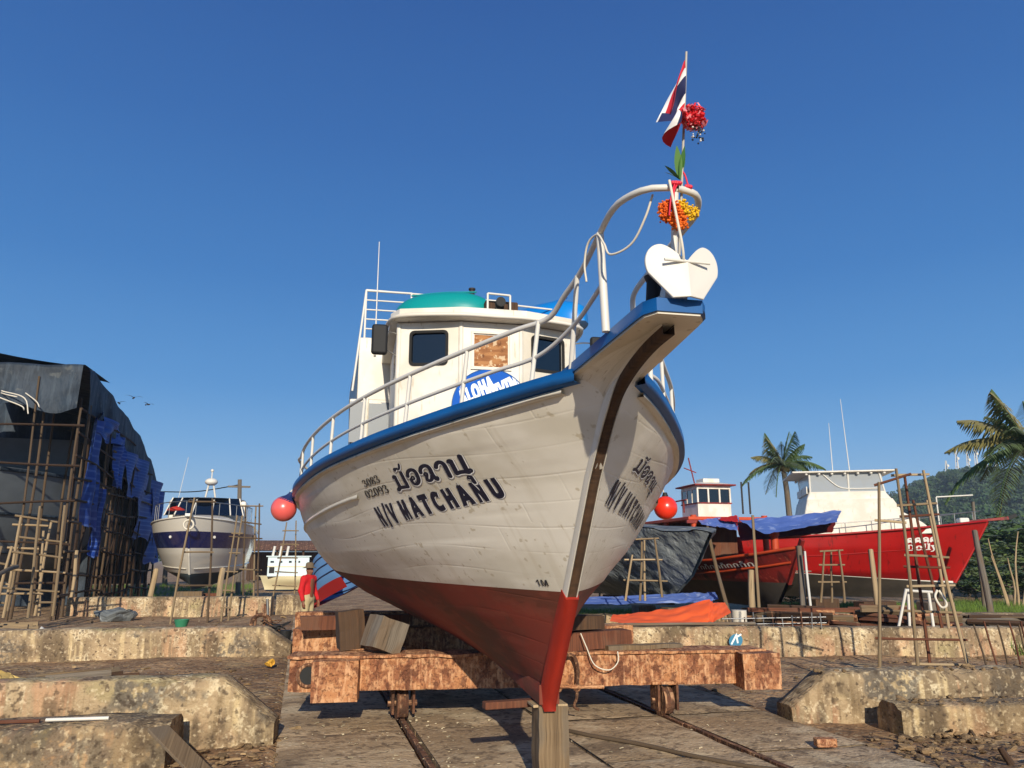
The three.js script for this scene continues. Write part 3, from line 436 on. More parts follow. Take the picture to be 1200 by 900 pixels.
  mesh('round_sign', new THREE.CircleGeometry(0.47, 40).translate(0.0, 3.57, 0.022), std({ map: logo, roughness: 0.85 }), wh).userData.label = 'round blue dive company sign on the wheelhouse front';
  mesh('sign_rim', new THREE.TorusGeometry(0.47, 0.007, 6, 48).translate(0.0, 3.57, 0.02), M.blue, wh);
  mesh('window_wiper', [bar(V(0.55, 4.55, 0.02), V(0.54, 4.3, 0.06), 0.012), bar(V(0.54, 4.3, 0.06), V(0.52, 4.2, 0.07), 0.03)], M.steel, wh);
  for (const sd of [-1, 1]) { // tall mirrors on bent arms
    const x = sd * 1.34, m = mesh('mirror', box(0.19, 0.37, 0.09, x, 4.33, 0.04, 0.035), M.black, wh);
    mesh('mirror_arm', tube([V(sd * 1.1, 4.5, -0.3), V(sd * 1.2, 4.47, -0.1), V(x, 4.44, 0.0)], 0.009, 10, 5), M.steel, wh); mesh('mirror_arm', tube([V(sd * 1.1, 4.2, -0.3), V(sd * 1.2, 4.22, -0.1), V(x, 4.25, 0.0)], 0.009, 10, 5), M.steel, wh);
  }
  // roof gear
  mesh('searchlight', [new THREE.CylinderGeometry(0.06, 0.055, 0.11, 14).rotateX(Math.PI / 2).translate(0.08, 4.84, 0.16), box(0.1, 0.07, 0.1, 0.08, 4.77, 0.1)], M.black, wh);
  mesh('light_bracket', [bar(V(-0.06, 4.76, 0.08), V(-0.06, 4.98, 0.08), 0.014), bar(V(0.22, 4.76, 0.08), V(0.22, 4.97, 0.08), 0.014), bar(V(-0.06, 4.98, 0.08), V(0.22, 4.97, 0.08), 0.014)], M.railWhite, wh);
  mesh('masthead_light', [bar(V(-0.17, 4.75, -0.5), V(-0.17, 5.12, -0.5), 0.013), new THREE.CylinderGeometry(0.035, 0.035, 0.1, 10).translate(-0.17, 5.17, -0.5), new THREE.CylinderGeometry(0.045, 0.045, 0.02, 10).translate(-0.17, 5.23, -0.5)], M.darkMetal, wh);
  mesh('roof_hatch', uvm(box(0.42, 0.16, 0.4, 0.14, 4.86, -0.25, 0.02)), M.woodDark, wh);
  mesh('roof_rail', [bar(V(0.2, 4.97, -0.25), V(0.95, 4.95, -0.3), 0.012), bar(V(0.95, 4.76, -0.3), V(0.95, 4.95, -0.3), 0.012)], M.railWhite, wh);

  // upper deck behind the wheelhouse
  const ud = new THREE.Group(); ud.name = 'upper_deck'; boat.add(ud); ud.position.set(-0.05, 0, -6.5);
  mesh('deck_side', uvm(box(3.3, 0.95, 0.06, 0, 4.55, 0, 0.02)), M.white, ud);
  for (const sd of [-1, 1]) {
    mesh('deck_side', gridGeo(12, 8, (a, b) => { const t = b; return [sd * (1.56 + 0.2 * Math.sin(t * 1.57)), 5.0 - 0.95 * t, 0.03 - a * 4.2, a * 4, t]; }), M.white, ud);
    mesh('plastic_curtain', gridGeo(24, 8, (a, b) => [sd * (1.76 - 0.05 * b + 0.03 * Math.sin(a * 40) * b), 4.05 - 0.75 * b, 0.03 - a * 3.2, a * 3, b]), phys({ color: 0x8d949a, roughness: 0.45, transmission: 0.35, thickness: 0 }), ud).userData.label = 'grey clear plastic curtain below the upper deck';
    mesh('cabin_side', uvm(box(0.05, 1.9, 4.0, sd * 1.45, 3.15, -2.1)), M.white, ud);
    mesh('corner_post', bar(V(sd * 1.5, 2.25, 0.02), V(sd * 1.5, 4.1, 0.02), 0.035), M.white, ud);
  }
  mesh('plastic_curtain', gridGeo(16, 6, (a, b) => [lerp(-1.74, 1.74, a), 4.05 - 0.6 * b, 0.03 + 0.03 * Math.sin(a * 50) * b, a * 3, b]), phys({ color: 0x8d949a, roughness: 0.45, transmission: 0.35, thickness: 0 }), ud);
  mesh('cabin_front', uvm(box(2.9, 1.9, 0.05, 0, 3.15, -0.12)), M.white, ud);
  mesh('roof', uvm(box(3.5, 0.08, 4.2, 0, 4.05, -2.07, 0.02)), M.white, ud);
  for (let k = 0; k < 6; k++) mesh('rack_rail', bar(V(-1.58, 5.02 + k * 0.15, 0.0), V(-0.9, 5.02 + k * 0.15, 0), k === 5 ? 0.017 : 0.012, undefined, 6), M.railWhite, ud);
  for (const x of [-1.58, -0.9]) mesh('rack_post', bar(V(x, 4.8, 0), V(x, 5.78, 0), 0.017, undefined, 6), M.railWhite, ud);
  mesh('rack_rail', bar(V(-1.58, 5.78, 0), V(0.5, 5.74, 0.0), 0.015, undefined, 6), M.railWhite, ud);
  mesh('rack_post', bar(V(0.5, 4.9, 0), V(0.5, 5.74, 0), 0.015, undefined, 6), M.railWhite, ud);
  mesh('rack_rail', bar(V(-1.58, 5.78, 0), V(-1.72, 4.2, 0.05), 0.017, undefined, 6), M.railWhite, ud);
  mesh('whip_antenna', [bar(V(-1.42, 4.9, 0.06), V(-1.42, 6.55, 0.06), 0.012, 0.006, 6), bar(V(-1.42, 4.75, 0.06), V(-1.42, 5.1, 0.06), 0.02, 0.02, 6)], M.railWhite, ud);
}
// kayaks stowed upside down on the wheelhouse roof
function kayak(label, mat, p, turn, L, Bm, H) {
  const t = thing('kayak', label, 'kayak', p, turn);
  const prof = (a) => Math.pow(Math.max(0, 1 - Math.pow(Math.abs(a * 2 - 1), 2.6)), 0.62);
  mesh('shell', gridGeo(30, 12, (a, b) => { const k = prof(a), th = b * Math.PI; return [Math.cos(th) * Bm / 2 * k, Math.sin(th) ** 0.8 * H * (0.35 + 0.65 * k) * (k > 0.01 ? 1 : 0) , (a - 0.5) * L, a * L, b]; }), mat, t);
  mesh('rim', gridGeo(30, 1, (a, b) => { const k = prof(a); return [(b * 2 - 1) * Bm / 2 * k, 0.004, (a - 0.5) * L, a, b]; }), mat, t);
  mesh('keel_line', tube([V(0, H * 0.98, -L * 0.33), V(0, H + 0.012, 0), V(0, H * 0.98, L * 0.33)], 0.012, 12, 5), mat, t);
  return t;
}
{
  const W = (x, y, u) => boat.localToWorld(V(x, y, -u)); boat.updateMatrixWorld(true);
  kayak('teal kayak lying upside down on the left of the wheelhouse roof', phys({ color: 0x0a8f8c, roughness: 0.35, clearcoat: 0.4 }), W(-0.66, 4.775, 4.62), -3.5 * D2R + 1.2, 1.3, 0.55, 0.36);
  kayak('bright blue kayak lying upside down on the right of the wheelhouse roof', phys({ color: 0x0d7fcf, roughness: 0.35, clearcoat: 0.4 }), W(0.66, 4.775, 5.1), -3.5 * D2R + 0.5, 1.9, 0.75, 0.4);

  // anchor on the platform's tip
  const an = thing('plough_anchor', 'white plough anchor with two rounded flukes at the tip of the bow platform', 'anchor', W(0.03, 3.16, -1.12), -3.5 * D2R);
  for (const sd of [-1, 1]) {
    const s = new THREE.Shape(); s.moveTo(0, 0); s.lineTo(0.085, 0.0); s.lineTo(0.198, 0.15); s.bezierCurveTo(0.212, 0.19, 0.21, 0.23, 0.2, 0.255); s.bezierCurveTo(0.185, 0.3, 0.15, 0.318, 0.12, 0.312); s.bezierCurveTo(0.08, 0.3, 0.03, 0.235, 0, 0.2); s.closePath();
    const g = new THREE.ExtrudeGeometry(s, { depth: 0.012, bevelEnabled: true, bevelSize: 0.003, bevelThickness: 0.003, bevelSegments: 1, curveSegments: 10 }); const p = g.attributes.position;
    for (let i = 0; i < p.count; i++) { const x = p.getX(i), y = p.getY(i); p.setX(i, sd * x); p.setZ(i, p.getZ(i) - 0.42 * x - 0.1 * (y - 0.1) + 0.35 * x * x); } if (sd < 0) flipFaces(g); g.computeVertexNormals();
    mesh('fluke', g, M.railWhite, an);
  }
  mesh('cross_bar', bar(V(-0.13, 0.205, 0.0), V(0.13, 0.2, 0.0), 0.008), M.railWhite, an);
  mesh('shank', beam(V(0, 0.14, -0.03), V(0.0, 0.05, -0.55), 0.03, 0.07), M.steel, an);
  mesh('bow_roller', [box(0.16, 0.07, 0.1, -0.03, 0.02, -0.2, 0.01), new THREE.CylinderGeometry(0.04, 0.04, 0.13, 12).rotateZ(Math.PI / 2).translate(-0.03, 0.05, -0.13)], M.railWhite, an);
  const wl = thing('anchor_windlass', 'small black windlass behind the white anchor', 'windlass', W(-0.06, 3.15, -0.86), -3.5 * D2R); wl.scale.setScalar(0.72);
  mesh('drum', new THREE.CylinderGeometry(0.055, 0.075, 0.26, 14).translate(0, 0.13, 0), M.black, wl); mesh('base', box(0.16, 0.04, 0.16, 0, 0.02, 0, 0.01), M.black, wl);
  mesh('cap', new THREE.CylinderGeometry(0.075, 0.06, 0.04, 14).translate(0, 0.28, 0), M.darkMetal, wl);

  // flagpole and flag
  const fp = thing('flagpole', 'thin grey flagpole with a limp striped flag at the bow rail', 'flag', W(0.02, 3.16, -0.99), -3.5 * D2R);
  const top = V(0.06, 1.47, 0.16);
  mesh('pole', bar(V(0, 0, 0), top, 0.009, 0.007, 8), plain(0xa9a49a, 0.5), fp);
  const stripes = canvasTex(16, 192, (x) => { const c = ['#c8202f', '#eeece8', '#1d2552', '#1d2552', '#eeece8', '#c8202f']; c.forEach((k, i) => { x.fillStyle = k; x.fillRect(0, i * 32, 16, 32); }); });
  mesh('flag_cloth', gridGeo(34, 20, (a, b) => { // hangs from the hoist, the fly dropping down and to the left in folds
    const v = b, u = a, hoist = lerp(1.42, 1.1, v), dx = -0.15 * Math.pow(u, 0.85) * (1 - 0.55 * v) , dy = -0.34 * Math.pow(u, 1.1) * (1 - 0.5 * v), dz = 0.07 * u * Math.sin(v * 8 + u * 3) + 0.02 * Math.sin(u * 8 + v * 3);
    return [0.052 - 0.012 * v + dx + 0.045 * u * Math.sin(v * 12 + 1), hoist + dy, 0.155 - 0.03 * v + dz, a, 1 - b]; }), std({ map: stripes, roughness: 0.85 }), fp);

  // offerings tied to the bow
  reseed(404);
  const petals = (n, r, sx, sy, sz, s) => { const list = []; for (let i = 0; i < n; i++) { const d = V(rnd(-1, 1), rnd(-1, 1), rnd(-1, 1)).normalize().multiplyScalar(Math.pow(rnd(), 0.4) * r), g = new THREE.PlaneGeometry(s * rnd(0.5, 0.9), s * rnd(1, 2.4)); g.rotateX(rnd(0, 6)).rotateY(rnd(0, 6)).rotateZ(rnd(0, 6)).translate(d.x * sx, d.y * sy, d.z * sz); list.push(g); } return list; };
  const beads = (n, r, sx, sy, sz, s) => { const list = []; for (let i = 0; i < n; i++) { const d = V(rnd(-1, 1), rnd(-1, 1), rnd(-1, 1)).normalize().multiplyScalar(Math.pow(rnd(), 0.3) * r); list.push(new THREE.IcosahedronGeometry(s * rnd(0.7, 1.2), 0).translate(d.x * sx, d.y * sy, d.z * sz)); } return list; };
  const fr = thing('ribbon_bouquet', 'ruffled red plastic flower bouquet tied below the flag', 'flowers', W(0.09, 4.2, -1.17));
  mesh('red_petals', petals(420, 0.075, 1, 1, 0.8, 0.016), plain(0xdf2b35, 0.6), fr); mesh('pink_petals', petals(200, 0.08, 1, 1, 0.8, 0.014), plain(0xe88a90, 0.6), fr);
  mesh('dark_beads', beads(26, 0.06, 0.8, 1.0, 0.6, 0.006).map((g) => g.translate(0.02, -0.1, 0)), M.black, fr); mesh('white_beads', beads(16, 0.06, 0.8, 1.2, 0.6, 0.006).map((g) => g.translate(0.01, -0.09, 0)), M.railWhite, fr);
  const lf = thing('leaf_bunch', 'green leaves tied to the flagpole above the bow rail', 'leaves', W(0.035, 3.87, -1.07));
  for (let k = 0; k < 7; k++) { const a = k * 0.95 + 0.3, tilt = k < 3 ? 0.25 : 0.75, L = k < 3 ? 0.2 : 0.13, w = k < 3 ? 0.022 : 0.016; mesh('leaf', gridGeo(6, 2, (t, b) => { const r = L * t * Math.sin(tilt), q = w * Math.sin(Math.PI * Math.min(1, t * 0.9 + 0.08)) * (b * 2 - 1); return [Math.cos(a) * r - Math.sin(a) * q, L * t * Math.cos(tilt) - 0.25 * r * t, Math.sin(a) * r + Math.cos(a) * q]; }), plain(k % 2 ? 0x3f6b2a : 0x56803a, 0.55), lf); }
  const garland = (label, col, col2, p, loops) => { const t = thing('marigold_garland', label, 'garland', p, 0, 'marigold garlands on the bow rail'); for (const [cx, cy, cz, r, n, sq] of loops) { const list = []; for (let i = 0; i < n; i++) { const a = i / n * 6.283, c = V(cx + Math.cos(a) * r * sq, cy + Math.sin(a) * r, cz + rnd(-0.01, 0.01)); for (let k = 0; k < 16; k++) list.push(new THREE.IcosahedronGeometry(rnd(0.005, 0.009), 0).translate(c.x + rnd(-0.018, 0.018), c.y + rnd(-0.018, 0.018), c.z + rnd(-0.016, 0.016))); } mesh('flower_string', list, rnd() > 0.3 ? plain(col, 0.8) : plain(col2, 0.8), t); } return t; };
  garland('orange marigold garland hanging inside the bow rail loop', 0xe06a0c, 0xd85a08, W(0.0, 3.66, -1.08), [[-0.03, 0.0, 0, 0.05, 13, 0.8], [-0.01, -0.03, 0.02, 0.055, 13, 0.6], [-0.06, 0.01, -0.02, 0.04, 11, 0.5], [0.02, -0.05, 0, 0.035, 9, 0.8]]);
  garland('yellow marigold garland beside the orange one on the bow rail', 0xe0b414, 0xd8a010, W(0.07, 3.69, -1.04), [[-0.03, 0.02, 0.02, 0.02, 8, 1.2], [0.03, 0.0, 0, 0.026, 9, 1.3]]);
  const rib = (label, pts) => tag(mesh('red_ribbon', [tube(pts.map((q) => W(...q)), 0.006, 16, 4), ...[0, 1, 2].map((k) => new THREE.IcosahedronGeometry(0.014, 0).translate(...W(pts[0][0] + (k - 1) * 0.012, pts[0][1], pts[0][2]).toArray()))], plain(0xd81f3c, 0.6)), label, 'ribbon', 'red ribbons on the bow rail');
  rib('red ribbon knotted round the flagpole foot', [[0.0, 3.82, -1.12], [-0.03, 3.76, -1.13], [-0.035, 3.66, -1.13]]); rib('red ribbon knotted on the bow rail right of the flagpole', [[0.075, 3.82, -1.09], [0.06, 3.9, -1.08], [0.045, 3.93, -1.07]]); rib('red ribbon hanging left beside the garland', [[-0.02, 3.815, -1.125], [-0.05, 3.72, -1.13], [-0.06, 3.62, -1.12]]);
  tag(mesh('mooring_rope', tube([W(-0.05, 3.83, -1.12), W(-0.035, 3.62, -1.15), W(0.0, 3.4, -1.14), W(0.03, 3.3, -1.06)], 0.008, 20, 6), M.rope), 'white rope from the bow rail down to the anchor', 'rope');
  tag(mesh('mooring_rope', tube([W(-0.1, 3.8, -1.0), W(-0.13, 3.68, -0.95), W(-0.18, 3.56, -0.84), W(-0.26, 3.54, -0.72), W(-0.26, 3.66, -0.6), W(-0.27, 3.76, -0.5), W(-0.3, 3.74, -0.42), W(-0.31, 3.62, -0.36), W(-0.3, 3.5, -0.36)], 0.007, 40, 6), M.rope), 'thin white rope draped in a loop from the bow rail', 'rope');

  // round fenders
  const ball = (label, p, r, col, cap) => { const t = thing('ball_fender', label, 'fender', p); mesh('ball', new THREE.SphereGeometry(r, 36, 24), phys({ color: col, roughness: 0.32, clearcoat: 0.5, clearcoatRoughness: 0.2 }), t);
    if (cap) { mesh('cap', new THREE.LatheGeometry([[0, 1.42], [0.13, 1.4], [0.17, 1.25], [0.3, 1.05], [0.62, 0.8], [0.8, 0.61], [0.78, 0.6]].map(([a, b]) => new THREE.Vector2(a * r, b * r)), 24).rotateZ(-0.35), plain(0x1d2c5c, 0.6), t); } else mesh('neck', new THREE.CylinderGeometry(r * 0.16, r * 0.3, r * 0.4, 12).translate(0, r * 1.1, 0), plain(0x1c1c1c, 0.6), t);
    return t; };
  ball('pink ball fender with a navy cap hanging at the left of the hull', V(-0.29, 2.53, -11.9), 0.185, 0xe2605a, true);
  ball('orange ball fender hanging at the right of the hull', V(4.62, 2.47, -9.4), 0.155, 0xe8331c, false);
  tag(mesh('fender_rope', tube([V(-0.24, 2.75, -11.92), V(-0.13, 2.86, -11.93), V(-0.02, 2.86, -11.9)], 0.008, 8, 5), M.rope), 'short rope holding the pink ball fender', 'rope');
  tag(mesh('fender_rope', tube([V(4.62, 2.63, -9.4), V(4.55, 2.78, -9.4), V(4.42, 2.84, -9.38)], 0.008, 8, 5), M.rope), 'short rope holding the orange ball fender', 'rope');
}
// ---------- rusty cradle under the boat ----------
{
  reseed(31);
  const cr = thing('boat_cradle', 'rusty steel slipway cradle with wheels under the white boat', 'cradle', V(2.75, 0, -9.3), 0);
  const yaw = 0.135;
  const T = (x, y, z) => V(x * Math.cos(yaw) , y, z + x * Math.sin(yaw));
  const ibeam = (L, h, d) => { const g = new RoundedBoxGeometry(L, h, d, 1, 0.015).toNonIndexed(); return g; };
  const rough = (L, h, d) => { const g = new THREE.BoxGeometry(L, h, d, Math.round(L / 0.12), 5, 4); return jitter(g, 0.014, 5); };
  const placeB = (name, g, x, y, z, mat = M.rust) => mesh(name, uvm(g).rotateY(-yaw).translate(T(x, y, z).x, y, T(x, y, z).z), mat, cr);
  placeB('front_beam', rough(5.62, 0.36, 0.42), 0, 0.535, 0);
  placeB('beam_flange', rough(5.66, 0.03, 0.5), 0, 0.724, 0);
  placeB('rear_beam', rough(5.6, 0.36, 0.42), 0, 0.535, -3.9); placeB('rear_beam', rough(5.6, 0.36, 0.42), 0, 0.535, -8);
  for (const x of [-1.4, 1.4]) mesh('side_beam', uvm(box(0.2, 0.24, 8.4, x, 0.5, -4.2)), M.rustDark, cr);
  placeB('socket_box', rough(0.5, 0.42, 0.32), -2.32, 0.5, 0.36); placeB('socket_box', rough(0.46, 0.4, 0.34), 2.62, 0.52, 0.3);
  placeB('end_plate', rough(0.03, 0.38, 0.62), 2.84, 0.53, 0.06); 
  const hole = new THREE.TorusGeometry(0.115, 0.022, 8, 20); const hp = T(-2.62, 0.53, 0.225); mesh('lifting_eye', uvm(hole.translate(hp.x, 0.53, hp.z)), M.rustDark, cr);
  const hd = new THREE.CircleGeometry(0.1, 18); mesh('hole_dark', hd.translate(hp.x, 0.53, hp.z + 0.006), M.black, cr);  // black disc paints the darkness inside the hole, no plate there
  for (const [wx, z] of [[1.24, -9.72], [4.3, -9.12], [1.24, -13.5], [4.3, -13.0]]) {
    const x = wx - 2.75, zz = z + 9.3; const w = mesh('wheel', [new THREE.CylinderGeometry(0.16, 0.16, 0.11, 18).rotateZ(Math.PI / 2).translate(x, 0.165, zz + 0.12), new THREE.CylinderGeometry(0.185, 0.185, 0.02, 18).rotateZ(Math.PI / 2).translate(x - 0.065, 0.165, zz + 0.12)].map((g) => uvm(g)), M.rustDark, cr);
    mesh('axle', bar(V(x - 0.17, 0.165, zz + 0.12), V(x + 0.17, 0.165, zz + 0.12), 0.035), M.rustDark, w);
    for (const s of [-1, 1]) mesh('wheel_bracket', uvm(box(0.03, 0.32, 0.22, x + s * 0.12, 0.22, zz + 0.12, 0.006)), M.rustDark, cr);
    mesh('bracket_plate', uvm(box(0.42, 0.035, 0.34, x, 0.375, zz + 0.08, 0.008)), M.rust, cr);
  }
  // hook and chain link hanging at the beam
  const hk = thing('chain_shackle', 'rusty shackle and pin hanging on the cradle beside the keel', 'shackle', V(3.06, 0.36, -8.93));
  mesh('bow', tube([V(-0.12, 0.0, 0), V(-0.12, 0.22, 0.02), V(-0.05, 0.34, 0.02), V(0.05, 0.36, 0.02), V(0.11, 0.24, 0.02), V(0.11, 0.0, 0)], 0.022, 30, 7), M.rustDark, hk);
  mesh('pin', bar(V(-0.2, 0.02, 0), V(0.42, 0.0, 0.05), 0.022), M.rust, hk); for (const x of [-0.12, 0.11]) mesh('eye', new THREE.TorusGeometry(0.035, 0.016, 6, 12).translate(x, 0.0, 0), M.rust, hk); mesh('hook', tube([V(0.11, -0.02, 0), V(0.1, -0.12, 0), V(0.06, -0.2, 0.02), V(0.12, -0.24, 0.02)], 0.018, 14, 6), M.rustDark, hk);

  const post = thing('keel_post', 'upright square timber post under the foot of the stem', 'timber block', V(2.12, 0, -6.68), -0.05);
  mesh('timber', jitter(uvm(new THREE.BoxGeometry(0.255, 0.62, 0.26, 6, 12, 6)).translate(0, 0.29, 0), 0.01, 7), M.wood, post); mesh('top_shim', uvm(box(0.3, 0.022, 0.22, -0.02, 0.604, 0, 0.004)), M.bambooPale, post);
  tag(mesh('plank_wedge', uvm(box(0.52, 0.06, 0.1, 0, 0, 0, 0.008).rotateY(0.08).translate(1.84, 0.585, -6.86)), M.woodRed), 'short reddish plank sticking out left of the keel post', 'plank');
  const blk = (label, x, y, z, w, h, d, ry, rz, mat) => tag(mesh('timber_block', jitter(uvm(new THREE.BoxGeometry(w, h, d, 4, 4, 4)), 0.014, 6).rotateZ(rz).rotateY(ry).translate(x, y, z), mat), label, 'timber block', 'timber blocks on the cradle');
  blk('grey leaning timber block under the left side of the hull', 1.0, 0.94, -9.55, 0.36, 0.36, 0.36, 0.35, -0.35, M.woodGrey);
  blk('dark timber block behind the grey leaning one', 0.62, 0.98, -9.9, 0.3, 0.44, 0.3, 0.1, 0.1, M.woodDark);
  blk('brown timber block under the right side of the hull', 3.5, 0.85, -9.25, 0.9, 0.2, 0.3, 0.1, 0.02, M.woodRed);
  blk('upper brown timber on the right of the cradle', 3.35, 1.06, -9.25, 0.5, 0.16, 0.28, 0.2, -0.03, M.woodDark);
  blk('long flat board lying on the cradle at right', 4.1, 0.765, -9.15, 1.0, 0.05, 0.2, 0.06, 0.0, M.wood);
  blk('long brown timber lying across the rear cradle beam', 0.9, 0.83, -13.1, 1.7, 0.2, 0.3, 0.02, 0, M.woodRed);
  tag(mesh('loose_rope', tube([V(3.25, 0.95, -9.0), V(3.3, 0.8, -8.95), V(3.38, 0.6, -8.88), V(3.55, 0.55, -8.85), V(3.66, 0.64, -8.86), V(3.68, 0.74, -8.92)], 0.008, 24, 5), M.rope), 'pale rope looped over the right of the cradle beam', 'rope');
  tag(mesh('drag_cable', tube([V(2.75, 0.2, -8.85), V(2.8, 0.03, -8.7), V(2.95, 0.02, -8.2), V(3.35, 0.02, -7.6), V(3.65, 0.02, -7.0), V(3.95, 0.02, -6.55), V(4.15, 0.03, -6.3), V(4.35, 0.02, -5.8)], 0.02, 60, 6), M.ropeDark), 'dark drag cable snaking over the slipway from the cradle', 'cable');
}

// ---------- left of the slip: covered boat in scaffolding ----------
M.tarpDark = std({ map: tex(512, (u, v) => { const a = fbm(u, v, 5, 5, 5, 1101), st = fbm(u, v, 40, 4, 4, 1107); let k = mix3(hex(0x2c3a48), hex(0x1d2833), smooth(0.3, 0.7, a)); k = mix3(k, hex(0x46525c), 0.5 * smooth(0.55, 0.75, st)); return mix3(k, hex(0x6b6a64), 0.5 * smooth(0.68, 0.8, fbm(u, v, 12, 9, 4, 1113))); }, 0.25, 0.25), roughness: 0.7, bumpMap: grey(256, (u, v) => fbm(u, v, 14, 4, 4, 1119), 0.4, 0.4), bumpScale: 0.05, side: THREE.DoubleSide });
M.tarpBlue = std({ map: tex(256, (u, v) => { const s = (v * 14) % 1, k = s < 0.7 ? hex(0x173f96) : hex(0x5f78b8); return mix3(k, hex(0x102c68), 0.8 * fbm(u, v, 6, 6, 4, 1131)); }, 0.5, 0.5), roughness: 0.6, side: THREE.DoubleSide });
M.tarpBlueTop = std({ map: tex(512, (u, v) => { let k = mix3(hex(0x6a83c6), hex(0x4c66a8), fbm(u, v, 7, 7, 5, 1141)); return mix3(k, hex(0xb4c0dc), 0.6 * smooth(0.62, 0.75, fbm(u, v, 9, 14, 4, 1147))); }, 0.5, 0.5), roughness: 0.5, side: THREE.DoubleSide });
M.shadedPole = std({ map: M.bambooDark.map, color: 0xa09088, roughness: 0.9 });  // dark bamboo tinted further down, shade of the shed put into the colour
M.tarpRed = plain(0x7a1410, 0.7, { side: THREE.DoubleSide });
M.hullGrey = std({ map: tex(256, (u, v) => mix3(hex(0x7f878c), hex(0x5e666c), fbm(u, v, 4, 5, 5, 1151)), 0.3, 0.3), roughness: 0.6 });
const thinPole = (parent, a, b, r = 0.035, mat = M.bamboo, name = 'pole') => mesh(name, bentPole(a, b, r * 1.1, r * 0.85, 0.012), mat, parent);
{
  reseed(501);
  const sh = thing('scaffolded_boat', 'large grey boat under dark tarpaulin inside pole scaffolding at the left edge', 'boat', V(0, 0, 0));
  const X = -7.3, eave = table([-44.5, -43, -41, -37, -32, -28.6, -27.5], [4.6, 5.2, 6.3, 7.3, 7.9, 8.25, 8.1]);
  const ridge = (z) => eave(z) + 0.9 - 0.03 * (z + 28);
  // tarpaulin: roof slope, then a hanging skirt that ends in a ragged hem
  const hem = (s) => 1.5 + 0.5 * N3(s * 0.5, 3) + 0.25 * N3(s * 1.7, 9);
  mesh('tarpaulin', gridGeo(90, 26, (a, b) => { const z = lerp(-28, -44.5, a), e = eave(z) + 0.1 * N3(z * 0.8, 1) - 0.1 * Math.abs(Math.sin(z * 1.1)); if (b < 0.4) { const t = b / 0.4; return [lerp(-12.5, X, t), lerp(ridge(z), e, t) - 0.2 * Math.sin(t * 3.14) * Math.abs(Math.sin(z * 0.6)), z, z, t * 5]; } const t = (b - 0.4) / 0.6; return [X + 0.06 + 0.12 * N3(z * 2.4, t * 1.2, 4) * t + 0.1 * Math.sin(z * 3.1) * t, e - hem(z) * t - 0.05, z, z, 5 + t * 2]; }), M.tarpDark, sh).userData.label = 'dark blue-grey tarpaulin over the scaffolding';
  mesh('tarpaulin', gridGeo(60, 26, (a, b) => { const x = lerp(X, -17, a), e = 8.1 - 0.05 * (X - x) + 0.08 * N3(x, 2); if (b < 0.4) { const t = b / 0.4, q = clamp((X - x) / 5); return [x, lerp(e + 0.15 + 1.0 * q, e, t), lerp(-31, -27.4, t), x, t * 4]; } const t = (b - 0.4) / 0.6; return [x, e - (1.6 + 0.4 * N3(x * 0.7, 7)) * t, -27.4 + 0.06 + 0.12 * Math.sin(x * 3.3) * t + 0.1 * N3(x * 2, t) * t, x, 4 + t * 2]; }), M.tarpDark, sh);
  for (const [a, b, c, d] of [[[2, 458], [30, 468], [33, 485], 28.2], [[0, 466], [27, 477], [28, 480], 28.0], [[28, 459], [44, 472], [46, 477], 28.2], [[0, 460], [10, 463], [20, 465], 28.6]].map((q) => q)) mesh('tie_rope', tube([at(...a, d + 0.6), at(...b, d - 0.4), at(...c, d - 0.6)], 0.02, 12, 5), M.rope, sh);
  // the hull inside
  const g0 = hullOf({ stem: table([1.0, 5.2], [2.6, 0]), L: 9, end: 17, taper: 12, taperBy: 0.1, th: 0.05, B: table([1, 1.4, 2.2, 3.2, 5.5], [0.1, 0.9, 2.1, 2.6, 2.7]), p: () => 2.4 });
  const hg = g0.band(() => 1.0, () => 4.9, 60, 20); hg.rotateY(0).translate(-10.6, 0, -28.6); mesh('hull', hg, M.hullGrey, sh); for (const [q, r] of [[2.0, 0.06], [3.3, 0.08], [4.75, 0.1]]) for (const sd of [-1, 1]) { const sg = g0.strip(sd, () => q, 1.0, 16.8, 40, r, r * 1.4, 0.02); sg.translate(-10.6, 0, -28.6); mesh('rubbing_strip', sg, M.tarpDark, sh); }
  mesh('cabin', uvm(box(3.6, 1.6, 9, -10.6, 5.6, -38)), M.hullGrey, sh);
  mesh('tarpaulin', gridGeo(30, 10, (a, b) => [lerp(X - 1, -19, a), lerp(8.6, 0, b), -36 + 0.2 * Math.sin(a * 40) , a * 12, b * 8]), M.tarpDark, sh);  // added sheet across the inside, closes off the sky and keeps the shed dark
  mesh('tarpaulin', gridGeo(20, 10, (a, b) => [lerp(X - 0.4, -14, a), lerp(5, 0.6, b), -44.3 + 0.2 * Math.sin(a * 30), a * 7, b * 5]), M.tarpDark, sh);  // second added sheet, darkens the far end of the shed
  // scaffold: uprights and ledgers of the right side and the front
  for (let z = -27.6; z > -44; z -= rnd(0.6, 1.0)) { const hgt = eave(z) - rnd(0.2, 1.4); thinPole(sh, V(X + rnd(-0.1, 0.1), 0, z), V(X + rnd(-0.15, 0.15), hgt, z + rnd(-0.2, 0.2)), rnd(0.035, 0.05), rnd() > 0.25 ? M.shadedPole : M.bambooDark, 'upright'); }
  for (let z = -28; z > -44; z -= 2.1) thinPole(sh, V(X - 1.3, 0, z), V(X - 1.3 + rnd(-0.2, 0.2), eave(z) - 1, z), 0.045, M.bambooDark, 'upright');
